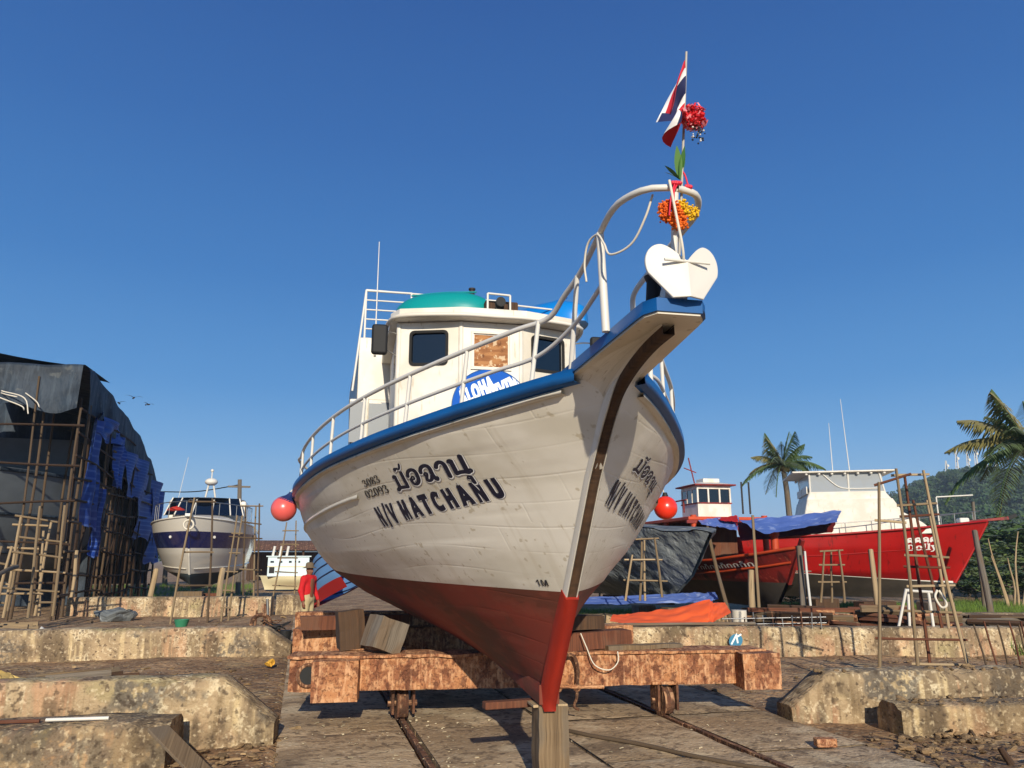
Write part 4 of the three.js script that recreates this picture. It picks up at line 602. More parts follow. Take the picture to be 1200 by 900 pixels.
  for (const h of [0.6, 1.3, 2.1, 2.9, 3.6, 4.3, 5.0, 5.8, 6.6]) { const zf = h < 4.8 ? -44 : h < 6 ? -40.5 : -36; for (let z = -27.3; z > zf; z -= 5) thinPole(sh, V(X + 0.12, h + rnd(-0.12, 0.12), z), V(X + 0.12, h + rnd(-0.25, 0.15), Math.max(zf, z - 5.4)), 0.04, rnd() > 0.3 ? M.shadedPole : M.bambooDark, 'ledger'); }
  for (let x = X; x > -16; x -= rnd(0.9, 1.3)) thinPole(sh, V(x, 0, -27.3 + rnd(-0.1, 0.1)), V(x + rnd(-0.2, 0.2), rnd(6.2, 7.6), -27.3), rnd(0.035, 0.05), rnd() > 0.35 ? M.shadedPole : M.bambooDark, 'upright');
  for (const h of [1.2, 2.4, 3.5, 4.7, 5.9]) for (let x = X + 0.3; x > -15; x -= 4.4) thinPole(sh, V(x, h + rnd(-0.15, 0.15), -27.2), V(x - 4.8, h + rnd(-0.2, 0.2), -27.2), 0.038, M.shadedPole, 'ledger');
  for (let k = 0; k < 7; k++) { const z = -28.5 - k * 2.1; thinPole(sh, V(X + 0.15, rnd(0, 1), z), V(X + 0.12, rnd(3, 5), z - rnd(0.8, 1.8)), 0.035, M.shadedPole, 'brace'); }
  // torn blue striped sheets
  const rag = (z0, z1, y0, y1, s) => mesh('blue_sheet', gridGeo(14, 18, (a, b) => { const w = 1 - 0.55 * b * Math.abs(N3(b * 2.2, s)), z = lerp(z0, z1, 0.5 + (a - 0.5) * w) + 0.3 * b * N3(b * 3, s, 2); return [X + 0.16 + 0.12 * Math.sin(a * 9 + b * 4 + s) + 0.1 * N3(a * 3, b * 3, s), lerp(y0, y1, b) + 0.25 * (b > 0.95 ? N3(a * 5, s) : 0), z, z * 0.3, b * 2]; }), M.tarpBlue, sh);
  rag(-28.8, -30.3, 6.6, 2.9, 1.3); rag(-29.4, -33, 6.9, 6.1, 2.1); rag(-32.4, -33.8, 6.5, 4.5, 3.3); rag(-34.5, -38.5, 6.2, 4.3, 4.7); rag(-37, -42.8, 5.6, 2.7, 5.9); rag(-40.5, -43.9, 5.2, 1.6, 6.4); rag(-30.5, -31.2, 4.3, 1.9, 7.7);
}
// bamboo work towers and ladders
function frame(name, label, category, uprights, rungs, r, mats, group) {
  const t = thing(name, label, category, V(0, 0, 0), 0, group);
  uprights.forEach(([a, b], i) => mesh('upright', bentPole(b, a, r * 1.1, r * 0.85, 0.008), mats[i % mats.length], t));
  rungs.forEach(([a, b], i) => { const d = b.clone().sub(a).normalize().multiplyScalar(r * 3); mesh('rung', bentPole(a.clone().sub(d), b.clone().add(d), r * 0.85, r * 0.75, 0.006), mats[(i + 1) % mats.length], t); });
  return t;
}
const seg = (x0, y0, x1, y1, d0, d1 = d0) => [at(x0, y0, d0), at(x1, y1, d1)];
{
  reseed(611);
  const pale = [M.bambooPale, M.bamboo];
  frame('bamboo_scaffold', 'pale bamboo work tower standing before the scaffolded boat', 'scaffold', [seg(25, 604, 4, 724, 25.0), seg(47, 593, 33, 724, 24.4), seg(60, 612, 41, 722, 25.6), seg(76, 592, 62, 722, 24.6), seg(51, 622, 46, 722, 26.2), seg(21, 645, 9, 716, 26.4)], [seg(23, 605, 62, 611, 25), seg(20, 615, 51, 616, 25.2), seg(28, 630, 73, 635, 24.8), seg(14, 642, 40, 643, 25.2), seg(17, 647, 68, 653, 24.6), seg(18, 668, 71, 671, 24.8), seg(6, 689, 64, 693, 24.6), seg(3, 696, 46, 696, 25.2), seg(45, 706, 64, 706, 24.8)], 0.038, pale);
  frame('bamboo_ladder', 'bamboo ladder leaning at the far left edge of the yard', 'ladder', [seg(14, 640, -8, 728, 23.2), seg(2, 640, -22, 728, 23.6)], [seg(0, 660, 10, 662, 23.3), seg(-6, 682, 5, 684, 23.3), seg(-12, 704, 0, 706, 23.3)], 0.036, pale);
  tag(mesh('leaning_pole', bentPole(at(84, 700, 27), at(90, 645, 27.2), 0.06, 0.05), M.bambooPale), 'short pale pole leaning right of the bamboo tower', 'pole');
  tag(mesh('leaning_pole', bentPole(at(-14, 680, 17), at(20, 664, 19), 0.05, 0.045), M.bamboo), 'stout pole jutting in from the left edge', 'pole');
  // yacht scaffold
  frame('bamboo_ladder', 'bamboo ladder leaning against the left bow of the motor yacht', 'ladder', [seg(228, 583, 199, 736, 25.5), seg(249, 584, 243, 731, 25.8)], [seg(225, 588, 249, 588, 25.6), seg(219, 647, 246, 647, 25.6), seg(213, 686, 244, 686, 25.6)], 0.035, [M.bamboo, M.bambooDark]);
  frame('bamboo_ladder', 'narrow bamboo ladder leaning against the right bow of the motor yacht', 'ladder', [seg(278, 604, 259, 731, 26), seg(284, 604, 267, 731, 26.2)], [seg(275, 625, 281, 625, 26), seg(272, 648, 278, 648, 26), seg(268, 670, 275, 670, 26), seg(265, 692, 271, 692, 26), seg(262, 712, 269, 712, 26)], 0.032, [M.bamboo]);
  frame('bamboo_scaffold', 'bamboo scaffold with a handrail beside the right of the motor yacht', 'scaffold', [seg(304, 590, 302, 705, 29), seg(300, 593, 297, 705, 30.5), seg(288, 592, 285, 702, 30.5)], [seg(285, 593, 305, 593, 29.6), seg(272, 629, 304, 631, 29.2), seg(284, 667, 303, 668, 29.4), seg(286, 612, 303, 614, 29.6)], 0.035, [M.bambooDark, M.bamboo]);
  frame('bamboo_ladder', 'tall bamboo ladder standing behind the man in red', 'ladder', [seg(336, 612, 320, 700, 34), seg(347, 610, 345, 700, 34.4)], [seg(334, 622, 347, 622, 34), seg(331, 638, 347, 638, 34), seg(328, 654, 346, 654, 34), seg(325, 670, 346, 671, 34), seg(322, 686, 345, 687, 34)], 0.035, [M.bamboo]);
}
// ---------- white motor yacht ----------
function stemBar(stem, y0, y1, r, mat, parent) { const pts = []; for (let k = 0; k <= 8; k++) { const q = lerp(y0, y1, k / 8); pts.push(V(0, q, -stem(q) - r * 0.3)); } return mesh('stem', tube(pts, r, 16, 8), mat, parent); }
function aim(t, from, to) { t.position.set(from.x, 0, from.z); t.rotation.y = Math.atan2(-(to.x - from.x), -(to.z - from.z)); }
{
  const y = thing('motor_yacht', 'white motor yacht with a navy band and dark windscreen, bow to the camera', 'yacht');
  aim(y, at(217, 656, 29.2), at(241, 656, 35));
  const st = table([0.72, 1.2, 2.0, 3.3], [2.3, 1.45, 0.75, 0]), Sy = table([0, 2, 5, 9], [3.3, 3.22, 3.1, 3.0]);
  const h = hullOf({ stem: st, L: 5.2, end: 9, taper: 7, taperBy: 0.06, th: 0.03, B: table([0.72, 1.0, 1.35, 1.45, 2.2, 2.8, 3.3], [0.05, 0.75, 1.4, 1.5, 1.72, 1.86, 1.9]), p: (q) => lerp(1.9, 2.7, clamp((q - 0.7) / 2.4)) });
  const gel = phys({ color: 0xe9e2d2, roughness: 0.25, clearcoat: 0.6, clearcoatRoughness: 0.1 }), navy = phys({ color: 0x131f58, roughness: 0.2, clearcoat: 0.8, clearcoatRoughness: 0.08 }), foul = plain(0x3d4a4c, 0.8);
  const b1 = (u) => 1.28 + 0.02 * u, b2 = (u) => 2.2 + 0.01 * u, b3 = (u) => 2.78;
  mesh('antifouling', [h.band(() => 0.72, b1, 40, 10), h.transom(() => 0.72, b1)], foul, y); mesh('hull_side', [h.band(b1, b2, 50, 12), h.transom(b1, b2)], gel, y);
  mesh('navy_band', [h.band(b2, b3, 50, 8, [-1, 1], 0.006), h.transom(b2, b3)], navy, y); mesh('bulwark', [h.band(b3, Sy, 50, 8), h.transom(b3, Sy)], gel, y);
  for (const sd of [-1, 1]) { mesh('rubbing_strip', h.strip(sd, (u) => Sy(u) - 0.06, 0.05, 9, 50, 0.06, 0.06, 0.01), gel, y); mesh('spray_rail', h.strip(sd, (u) => 1.42 + 0.03 * u, 1.35, 8.5, 40, 0.08, 0.03, 0.0), gel, y); }
  mesh('deck', h.deck((u) => Sy(u) - 0.05, 0.1, 8.9, 0.02), gel, y); stemBar(st, 1.28, 2.2, 0.045, gel, y); stemBar(st, 2.2, 2.79, 0.047, navy, y); stemBar(st, 2.78, 3.3, 0.045, gel, y); stemBar(st, 0.7, 1.3, 0.045, foul, y);
  mesh('coachroof', gridGeo(24, 14, (a, b) => { const an = b * Math.PI, u = lerp(1.5, 5.2, a), w = 1.25 * Math.sqrt(clamp(a * 2.2)), hh = 0.1 + 0.42 * smooth(0, 0.7, a); return [Math.cos(an) * w, Sy(u) - 0.1 + Math.pow(Math.sin(an), 0.6) * hh, -u, u, b]; }), gel, y);
  // windscreen: five dark panes wrapped round, pillars, hardtop
  const ws = (a, b) => { const an = lerp(-1.15, 1.15, a), r = lerp(1.62, 1.38, b), u = 4.6 - Math.cos(an) * lerp(1.2, 0.35, b) * 1.1; return [Math.sin(an) * r, lerp(3.5, 4.22, b), -u]; };
  for (let k = 0; k < 5; k++) mesh('windscreen_pane', gridGeo(5, 5, (a, b) => ws((k + 0.03 + a * 0.94) / 5, b)), M.glass, y);
  for (let k = 0; k <= 5; k++) mesh('windscreen_pillar', tube([0, 0.5, 1].map((b) => V(...ws(k / 5, b))), 0.03, 8, 5), gel, y);
  mesh('hardtop', gridGeo(24, 10, (a, b) => { const an = a * 6.2832, r = b, x = Math.sin(an) * 1.42 * r, u = 5.6 - Math.cos(an) * 1.75 * r; return [x, 4.3 - 0.08 * r * r, -u, x, u]; }), navy, y);
  mesh('cabin_side', uvm(box(3.0, 0.85, 3.2, 0, 3.75, -6.6, 0.1)), gel, y);
  mesh('radar_mast', [bar(V(-0.2, 4.3, -5.6), V(-0.1, 4.85, -5.5), 0.04), bar(V(0.2, 4.3, -5.6), V(0.1, 4.85, -5.5), 0.04)], M.railWhite, y); mesh('radar_dome', new THREE.SphereGeometry(0.26, 16, 10).scale(1, 0.6, 1).translate(0, 4.98, -5.5), M.railWhite, y); mesh('mast_light', [bar(V(0, 5.1, -5.5), V(0, 5.5, -5.5), 0.025), new THREE.SphereGeometry(0.07, 8, 6).translate(0, 5.45, -5.5)], M.railWhite, y);
  mesh('whip_antenna', bar(V(-1.3, 3.6, -5.4), V(-1.0, 6.0, -5.6), 0.014, 0.008, 5), M.railWhite, y);
  for (const sd of [-1, 1]) { mesh('bow_rail', tube([V(0, 3.85, 0.1), ...[0.3, 1, 2, 3.2, 4.4].map((u) => V(sd * (h.half(u, 3.2) - 0.1), 3.82, -u))], 0.018, 30, 5), M.steel, y); for (const u of [0.3, 1.2, 2.2, 3.3, 4.3]) mesh('rail_post', bar(V(sd * (h.half(u, 3.2) - 0.1), 3.2, -u), V(sd * (h.half(u, 3.2) - 0.1), 3.82, -u), 0.014, undefined, 5), M.steel, y); }
  for (const sd of [-1, 1]) mesh('hawse_light', new THREE.CylinderGeometry(0.05, 0.05, 0.05, 14).rotateX(Math.PI / 2).rotateY(sd * 0.6).translate(sd * (h.half(1.3, 2.6) + 0.02), 2.6, -1.3), M.railWhite, y);
  mesh('bow_roller', box(0.22, 0.12, 0.5, 0, 3.3, 0.05, 0.02), M.steel, y);
  mesh('rope_coil', new THREE.TorusGeometry(0.16, 0.035, 6, 18).translate(0.02, 2.98, 0.12), M.rope, y);
  mesh('red_cover', gridGeo(14, 8, (a, b) => { const an = a * 6.283; return [-0.75 + Math.cos(an) * 0.32 * b, 3.58 + 0.14 * (1 - b * b) + 0.03 * N3(a * 8, b * 4), -2.0 + Math.sin(an) * 0.3 * b]; }), plain(0xc0301c, 0.8), y).userData.label = 'crumpled red cover on the foredeck';
  const gp = (px, d) => { const q = at(px, 656, d); q.y = 0; return q; };
  for (const [label, a, b, r] of [['thick pale prop leaning under the yacht at right', [259, 30], [262, 31.4], 0.12], ['dark prop under the yacht at left', [180, 30.6], [184, 31.5], 0.1]]) { const p0 = gp(...a), p1 = gp(...b); p1.y = 1.45; p0.y = -0.05; tag(mesh('boat_prop', bentPole(p0, p1, r, r * 0.9), M.bambooPale), label, 'prop', 'props under the motor yacht'); }
  for (const [k, px, d, w, hh] of [[0, 226, 31.5, 0.9, 0.7], [1, 240, 32.2, 1.3, 0.6], [2, 205, 31, 0.6, 0.5]]) { const q = gp(px, d); tag(mesh('keel_block', uvm(box(w, hh, 0.5, q.x, hh / 2 - 0.03, q.z, 0.02)), [M.wood, M.woodRed, M.woodGrey][k]), ['wide wooden keel block under the yacht', 'long reddish keel block under the yacht', 'small grey keel block under the yacht'][k], 'timber block', 'keel blocks under the yacht'); }
}
// ---------- far left background ----------
{
  reseed(707);
  const up = thing('utility_pole', 'grey wooden utility pole behind the motor yacht', 'pole', V(0, 0, 0)); { const a = at(282, 656, 46), b = at(281, 562, 46); a.y = 0; mesh('post', bentPole(a, b, 0.16, 0.12, 0), M.woodGrey, up); mesh('crossarm', beam(b.clone().add(V(-0.6, -0.4, 0)), b.clone().add(V(0.6, -0.4, 0)), 0.1, 0.1), M.woodGrey, up); }
  tag(mesh('overhead_wire', tube([at(281, 568, 46), at(230, 576, 48), at(178, 576, 50)], 0.03, 20, 4), M.black), 'thin overhead wire running left from the utility pole', 'wire');
  // white harbour boat
  const hb = thing('harbour_boat', 'white wooden cabin boat seen beyond the man in red', 'boat'); aim(hb, at(300, 656, 50), at(356, 656, 50));
  const h = hullOf({ stem: table([0.1, 1.6], [0.6, 0]), L: 2, end: 3.6, taper: 3, taperBy: 0.1, th: 0.03, B: table([0.1, 0.6, 1.5], [0.3, 0.9, 1.1]), p: () => 2.2 });
  const cream = plain(0xd9cfa8, 0.7), pale = plain(0xcfe0e4, 0.6);
  mesh('hull', [h.band(() => 0.05, () => 0.85, 24, 6), h.transom(() => 0.05, () => 0.85)], cream, hb); mesh('deck', h.deck(() => 0.84, 0.1, 3.55, 0.02), cream, hb); mesh('cabin', uvm(box(1.6, 1.15, 2.4, 0, 1.4, -1.9, 0.03)), pale, hb);
  for (let k = 0; k < 4; k++) mesh('window', box(0.02, 0.1, [0.2, 0.12, 0.16, 0.1][k], 0.81, 1.68, -0.95 - k * 0.52), M.glass, hb); mesh('doorway', box(0.02, 0.36, 0.3, 0.81, 1.2, -0.95), M.black, hb); mesh('cabin_eave', uvm(box(1.75, 0.06, 2.6, 0, 2.0, -1.9)), pale, hb); mesh('cabin_band', uvm(box(1.63, 0.05, 2.42, 0, 1.4, -1.9)), cream, hb);
  for (const u of [0.95, 1.35, 1.75]) mesh('white_post', bar(V(0.4, 1.95, -u), V(0.45, 2.6, -u - 0.1), 0.08), M.railWhite, hb);
  // long shed roof and trees, distant ridge
  const sd = thing('boat_shed', 'long open shed with a brown roof in the left distance', 'shed'); aim(sd, at(288, 656, 74), at(404, 656, 74)); mesh('roof', gridGeo(20, 4, (a, b) => [lerp(-3, 3, b), 2.6 + 0.9 * (1 - Math.abs(b * 2 - 1)), -a * 10, a * 10, b * 5]), M.rustDark, sd); for (let k = 0; k < 5; k++) mesh('post', bar(V(2.6, 0, -0.5 - k * 2.2), V(2.6, 2.7, -0.5 - k * 2.2), 0.1), M.woodDark, sd); mesh('back_wall', uvm(box(0.1, 2.5, 10, -2.4, 1.25, -5)), M.woodDark, sd);
  // small blue boat under the left quarter
  const sb = thing('small_boat', 'small blue plank boat with a red keel tilted behind the man in red', 'boat', V(0, 0, 0)); aim(sb, at(363, 656, 25.5), at(420, 656, 23)); sb.position.y = 0.25; sb.rotation.z = 0.35; sb.rotation.order = 'YXZ'; sb.rotation.x = 0.3;
  const bh = hullOf({ stem: table([0, 1.2], [0.35, 0]), L: 1.6, end: 2.6, taper: 2.2, taperBy: 0.1, th: 0.03, B: table([0, 0.3, 1.2], [0.1, 0.5, 0.7]), p: () => 2 });
  mesh('keel', bh.band(() => 0, () => 0.22, 20, 4), plain(0xa01d1d, 0.6), sb); mesh('planking', bh.band(() => 0.22, () => 1.2, 24, 8), plain(0x5d87b4, 0.6), sb);
  for (const q of [0.4, 0.7, 1.0]) for (const sd2 of [-1, 1]) mesh('rubbing_strip', bh.strip(sd2, () => q, 0.3, 2.6, 14, 0.03, 0.05, 0.01), plain(0x141c3c, 0.6), sb);
}
// ---------- the man in red ----------
{
  const field = (bones, cell, k, pad = 0.12) => { // smooth union of tapered capsules -> mesh
    const bb = new THREE.Box3(); for (const [a, b, r0, r1] of bones) { bb.expandByPoint(a.clone().addScalar(Math.max(r0, r1))); bb.expandByPoint(a.clone().addScalar(-Math.max(r0, r1))); bb.expandByPoint(b.clone().addScalar(Math.max(r0, r1))); bb.expandByPoint(b.clone().addScalar(-Math.max(r0, r1))); }
    bb.expandByScalar(pad); const c = bb.getCenter(V()), s = bb.getSize(V()), half = Math.max(s.x, s.y, s.z) / 2, n = Math.ceil(half * 2 / cell), mc = new MarchingCubes(n, new THREE.MeshStandardMaterial(), false, false, 120000); mc.isolation = 0;
    const p = V(), ab = V(), ap = V();
    for (let z = 0; z < n; z++) for (let yy = 0; yy < n; yy++) for (let x = 0; x < n; x++) {
      p.set((x - n / 2) / (n / 2) * half + c.x, (yy - n / 2) / (n / 2) * half + c.y, (z - n / 2) / (n / 2) * half + c.z); let d = 9;
      for (const [a, b, r0, r1, fx = 1, fz = 1] of bones) { ab.copy(b).sub(a); ap.copy(p).sub(a); const t = clamp(ap.dot(ab) / Math.max(1e-6, ab.lengthSq())); ap.addScaledVector(ab, -t); ap.x /= fx; ap.z /= fz; const q = ap.length() - lerp(r0, r1, t), hh = clamp(0.5 + 0.5 * (d - q) / k); d = lerp(d, q, hh) - k * hh * (1 - hh); }
      mc.field[x + yy * n + z * n * n] = -d;
    }
    mc.update(); const cnt = mc.count, g = new THREE.BufferGeometry(); g.setAttribute('position', new THREE.BufferAttribute(mc.positionArray.slice(0, cnt * 3), 3)); g.setAttribute('normal', new THREE.BufferAttribute(mc.normalArray.slice(0, cnt * 3), 3));
    g.scale(half, half, half).translate(c.x, c.y, c.z); const m = mergeVertices(g.deleteAttribute('normal'), 1e-4); m.computeVertexNormals(); return m;
  };
  const t = thing('person', 'man in a red long-sleeved shirt, khaki trousers and brimmed hat', 'person', V(0.2, 0, -19.6), 0.9);
  // faces +z locally, turned to the right of the view
  const J = { hip: [V(-0.09, 0.88, 0), V(0.09, 0.88, 0)], knee: [V(-0.11, 0.47, 0.03), V(0.1, 0.47, 0.01)], ank: [V(-0.12, 0.08, -0.02), V(0.1, 0.08, 0.0)], sh: [V(-0.185, 1.36, 0), V(0.185, 1.36, 0)], el: [V(-0.24, 1.09, -0.02), V(0.25, 1.09, -0.01)], wr: [V(-0.25, 0.86, 0.06), V(0.27, 0.87, 0.1)] };
  const body = [], shirt = [[V(0, 0.93, 0), V(0, 1.3, 0), 0.15, 0.165, 1.12, 0.8], [V(-0.14, 1.34, 0), V(0.14, 1.34, 0), 0.1, 0.1]], pants = [[V(0, 0.9, 0), V(0, 0.97, 0), 0.16, 0.155, 1.08, 0.82]];
  body.push([V(0, 0.95, 0), V(0, 1.3, 0), 0.13, 0.14], [V(0, 1.3, 0), V(0, 1.48, 0.01), 0.06, 0.055], [V(0, 1.53, 0.02), V(0, 1.6, 0.015), 0.075, 0.085, 0.88, 1.05], [V(0, 1.545, 0.095), V(0, 1.52, 0.105), 0.014, 0.018], [V(0, 1.49, 0.06), V(0, 1.47, 0.05), 0.03, 0.03]);
  for (const i of [0, 1]) { const s = i ? 1 : -1; shirt.push([J.sh[i], J.el[i], 0.075, 0.062], [J.el[i], J.wr[i].clone().lerp(J.el[i], 0.1), 0.062, 0.048]); pants.push([J.hip[i], J.knee[i], 0.105, 0.085], [J.knee[i], J.ank[i].clone().add(V(0, 0.03, 0)), 0.085, 0.08]);
    body.push([J.sh[i], J.el[i], 0.05, 0.04], [J.el[i], J.wr[i], 0.04, 0.03], [J.hip[i], J.knee[i], 0.08, 0.06], [J.knee[i], J.ank[i], 0.055, 0.045], [J.ank[i].clone().add(V(0, -0.04, -0.03)), J.ank[i].clone().add(V(s * 0.02, -0.045, 0.14)), 0.042, 0.035], [V(s * 0.078, 1.53, 0.0), V(s * 0.08, 1.56, -0.01), 0.014, 0.016]);
    const w = J.wr[i], palm = w.clone().add(V(0, -0.085, 0.015)); body.push([w, palm, 0.028, 0.034, 0.7, 1]); for (let f = 0; f < 4; f++) { const b0 = palm.clone().add(V(0, -0.01, -0.027 + f * 0.018)), m0 = b0.clone().add(V(-s * 0.008, -0.042 + 0.004 * Math.abs(f - 1.5), 0.006)); body.push([b0, m0, 0.0095, 0.009], [m0, m0.clone().add(V(-s * 0.016, -0.03, 0.004)), 0.009, 0.008]); } body.push([w.clone().add(V(0, -0.04, 0.03)), w.clone().add(V(-s * 0.01, -0.09, 0.055)), 0.011, 0.009]); }
  const skin = plain(0x7d4d36, 0.6), khaki = plain(0xb9a880, 0.9), redS = plain(0xc3161d, 0.85), hatM = plain(0x6b5b46, 0.95);
  mesh('body', field(body, 0.0125, 0.02), skin, t); const sg = field(shirt, 0.014, 0.04), pg = field(pants, 0.014, 0.05);
  for (const g of [sg, pg]) { const p = g.attributes.position; for (let i = 0; i < p.count; i++) { const x = p.getX(i), y = p.getY(i), z = p.getZ(i), q = 0.008 * N3(x * 14, y * 9, z * 14); p.setXYZ(i, x * (1 + q * 2), y, z + q); } g.computeVertexNormals(); }
  mesh('shirt', sg, redS, t); mesh('trousers', pg, khaki, t);
  for (const i of [0, 1]) mesh('shoe', new THREE.SphereGeometry(1, 14, 10).scale(0.052, 0.045, 0.13).translate(J.ank[i].x, 0.042, J.ank[i].z + 0.05), M.darkMetal, t);
  mesh('hat', [new THREE.LatheGeometry([[0, 0.115], [0.055, 0.112], [0.09, 0.085], [0.1, 0.01], [0.17, -0.02], [0.175, -0.024], [0.1, 0.002], [0.095, 0.0]].map((q) => new THREE.Vector2(...q)), 24).translate(0, 1.63, 0.01)], hatM, t);
  mesh('bag_strap', tube([V(-0.15, 1.42, 0.0), V(-0.05, 1.3, -0.145), V(0.1, 1.1, -0.155), V(0.2, 0.95, -0.06)], 0.014, 20, 6), M.black, t); mesh('bag', box(0.09, 0.16, 0.2, 0.235, 0.87, -0.03, 0.03), M.darkMetal, t);
}

// ---------- right of the slip ----------
const gpos = (px, d, y = 0) => { const q = at(px, 656, d); q.y = y; return q; };
M.redPaint = std({ map: tex(512, (u, v) => { let k = mix3(hex(0xb3120f), hex(0x930e0d), fbm(u, v, 5, 5, 5, 1201)); return mix3(k, hex(0x5d100c), 0.6 * smooth(0.66, 0.8, fbm(u, v, 30, 8, 4, 1207))); }, 0.4, 0.4), roughness: 0.45 });
M.redOld = std({ map: tex(512, (u, v) => { let k = mix3(hex(0x96241a), hex(0x6a1712), fbm(u, v, 5, 5, 5, 1211)); k = mix3(k, hex(0x40100c), 0.7 * smooth(0.55, 0.75, fbm(u, v, 26, 6, 4, 1217))); return mix3(k, hex(0xc06a50), 0.5 * smooth(0.7, 0.8, fbm(u, v, 40, 30, 3, 1221))); }, 0.4, 0.4), roughness: 0.6 });
M.orange = std({ map: tex(256, (u, v) => mix3(hex(0xc94a1c), hex(0xa83a16), fbm(u, v, 6, 6, 4, 1231)), 0.5, 0.5), roughness: 0.6 });
M.tarpOrange = std({ map: tex(512, (u, v) => mix3(hex(0xf26a34), hex(0xe0571f), fbm(u, v, 4, 9, 4, 1241)), 0.4, 0.4), roughness: 0.6, side: THREE.DoubleSide });
M.tarpGrey = std({ map: tex(512, (u, v) => { let k = mix3(hex(0x74797a), hex(0x54595a), fbm(u, v, 5, 5, 5, 1251)); return mix3(k, hex(0x9a9e9e), 0.5 * smooth(0.62, 0.75, fbm(u, v, 16, 10, 4, 1257))); }, 0.5, 0.5), bumpMap: grey(256, (u, v) => fbm(u, v, 9, 6, 5, 1261), 0.6, 0.6), bumpScale: 0.12, roughness: 0.6, side: THREE.DoubleSide });
M.bilge = std({ map: tex(256, (u, v) => mix3(hex(0x5e5346), hex(0x39332c), fbm(u, v, 4, 5, 5, 1271)), 0.5, 0.5), roughness: 0.85 });
M.clear = phys({ color: 0xc9cfd2, roughness: 0.25, transmission: 0.45, thickness: 0 });
{ // red and white sport boat
  reseed(811);
  const t = thing('sport_boat', 'bright red boat with a white cabin and hardtop, bow to the right', 'boat'); const bow = gpos(1164, 30), dir = V(Math.sin(-62 * D2R), 0, -Math.cos(-62 * D2R)); aim(t, bow, bow.clone().add(dir));
  const Sd = table([0, 1.5, 3, 5, 7, 10], [3.42, 3.22, 3.05, 2.88, 2.78, 2.75]), Wd = (u) => 1.02 + 0.075 * u, low = () => 0.55;
  const h = hullOf({ stem: table([0.55, 1.0, 2.2, 3.42], [1.7, 1.25, 0.62, 0]), L: 5.5, end: 10, taper: 8, taperBy: 0.08, th: 0.04, B: table([0.55, 0.9, 1.5, 2.4, 3.4], [0.05, 0.6, 1.35, 1.7, 1.85]), p: (q) => lerp(1.8, 2.8, clamp((q - 0.6) / 2.4)), bump: (u, q) => 0.012 * N3(u * 0.7, q * 1.5, 3) });
  mesh('topsides', [h.band(Wd, Sd, 60, 18), h.transom(Wd, Sd)], M.redPaint, t); mesh('bottom_paint', [h.band(low, Wd, 40, 10), h.transom(low, Wd)], M.bilge, t);
  for (const s of [-1, 1]) { mesh('boot_stripe', h.strip(s, (u) => Wd(u) - 0.03, 1.3, 9.9, 50, 0.03, 0.09, 0.012), M.railWhite, t); mesh('gunwale', h.strip(s, (u) => Sd(u) - 0.03, 0.1, 9.9, 50, 0.12, 0.09, 0.02), M.redPaint, t); mesh('side_crease', h.strip(s, (u) => Sd(u) - 0.75, 2.2, 9.9, 40, 0.05, 0.03, 0.0), M.redPaint, t); }
  mesh('deck', h.deck((u) => Sd(u) - 0.06, 0.2, 9.9, 0.03), M.white, t); stemBar(table([0.55, 1.0, 2.2, 3.42], [1.7, 1.25, 0.62, 0]), 1.1, 3.4, 0.055, M.redPaint, t); stemBar(table([0.55, 1.0, 2.2, 3.42], [1.7, 1.25, 0.62, 0]), 0.55, 1.1, 0.055, M.bilge, t);
  mesh('bowsprit', [beam(V(0, 3.4, -0.6), V(0, 3.5, 0.35), 0.3, 0.1), beam(V(0, 3.49, 0.3), V(0, 3.53, 0.6), 0.14, 0.12)].map((g) => uvm(g)), M.redOld, t);
  mesh('bow_tip', beam(V(0, 3.48, 0.5), V(0, 3.64, 0.85), 0.12, 0.14), M.black, t);
  const nt = canvasTex(256, 192, (x) => { const f = (q, s) => { q.fillStyle = '#efe9e2'; q.strokeStyle = '#efe9e2'; q.lineWidth = 4; q.strokeText(s, 0, 0); q.fillText(s, 0, 0); }; x.lineWidth = 15; x.strokeStyle = '#efe9e2'; x.lineCap = 'round'; for (let k = 0; k < 4; k++) { const c = 42 + k * 56; x.beginPath(); x.moveTo(c - 18, 72); x.lineTo(c - 18, 40); x.quadraticCurveTo(c - 10, 18, c + 10, 28); x.quadraticCurveTo(c + 20, 40, c + 16, 74); x.stroke(); x.beginPath(); x.arc(c - 4, 56, 8, 0, 7); x.stroke(); } textFit(x, 'Dolly', 'bold 100px serif', 128, 140, 230, 92, f); });
  mesh('name_lettering', h.patch(-1, 2.95, 1.8, [2.2, 2.26], [2.8, 2.88], 0.012, 16, 6), decal(nt), t);
  // cabin: side profile extruded across the beam
  const prof = (pts, w, mat, name) => { const s = new THREE.Shape(); pts.forEach(([u, q], i) => i ? s.lineTo(u, q) : s.moveTo(u, q)); s.closePath(); const g = new THREE.ExtrudeGeometry(s, { depth: w - 0.1, bevelEnabled: true, bevelSize: 0.05, bevelThickness: 0.05, bevelSegments: 2 }); return mesh(name, uvm(g.translate(0, 0, -(w - 0.1) / 2).rotateY(Math.PI / 2)), mat, t); };
  prof([[2.0, 2.95], [2.35, 3.3], [2.9, 3.7], [3.15, 4.2], [5.7, 4.2], [6.0, 2.75]], 2.7, M.white, 'cabin');
  prof([[3.15, 4.22], [3.35, 4.5], [5.6, 4.5], [5.7, 4.22]], 2.5, M.white, 'flybridge');
  mesh('hardtop', uvm(box(2.9, 0.07, 3.2, 0, 5.3, -4.55, 0.025)), M.white, t);
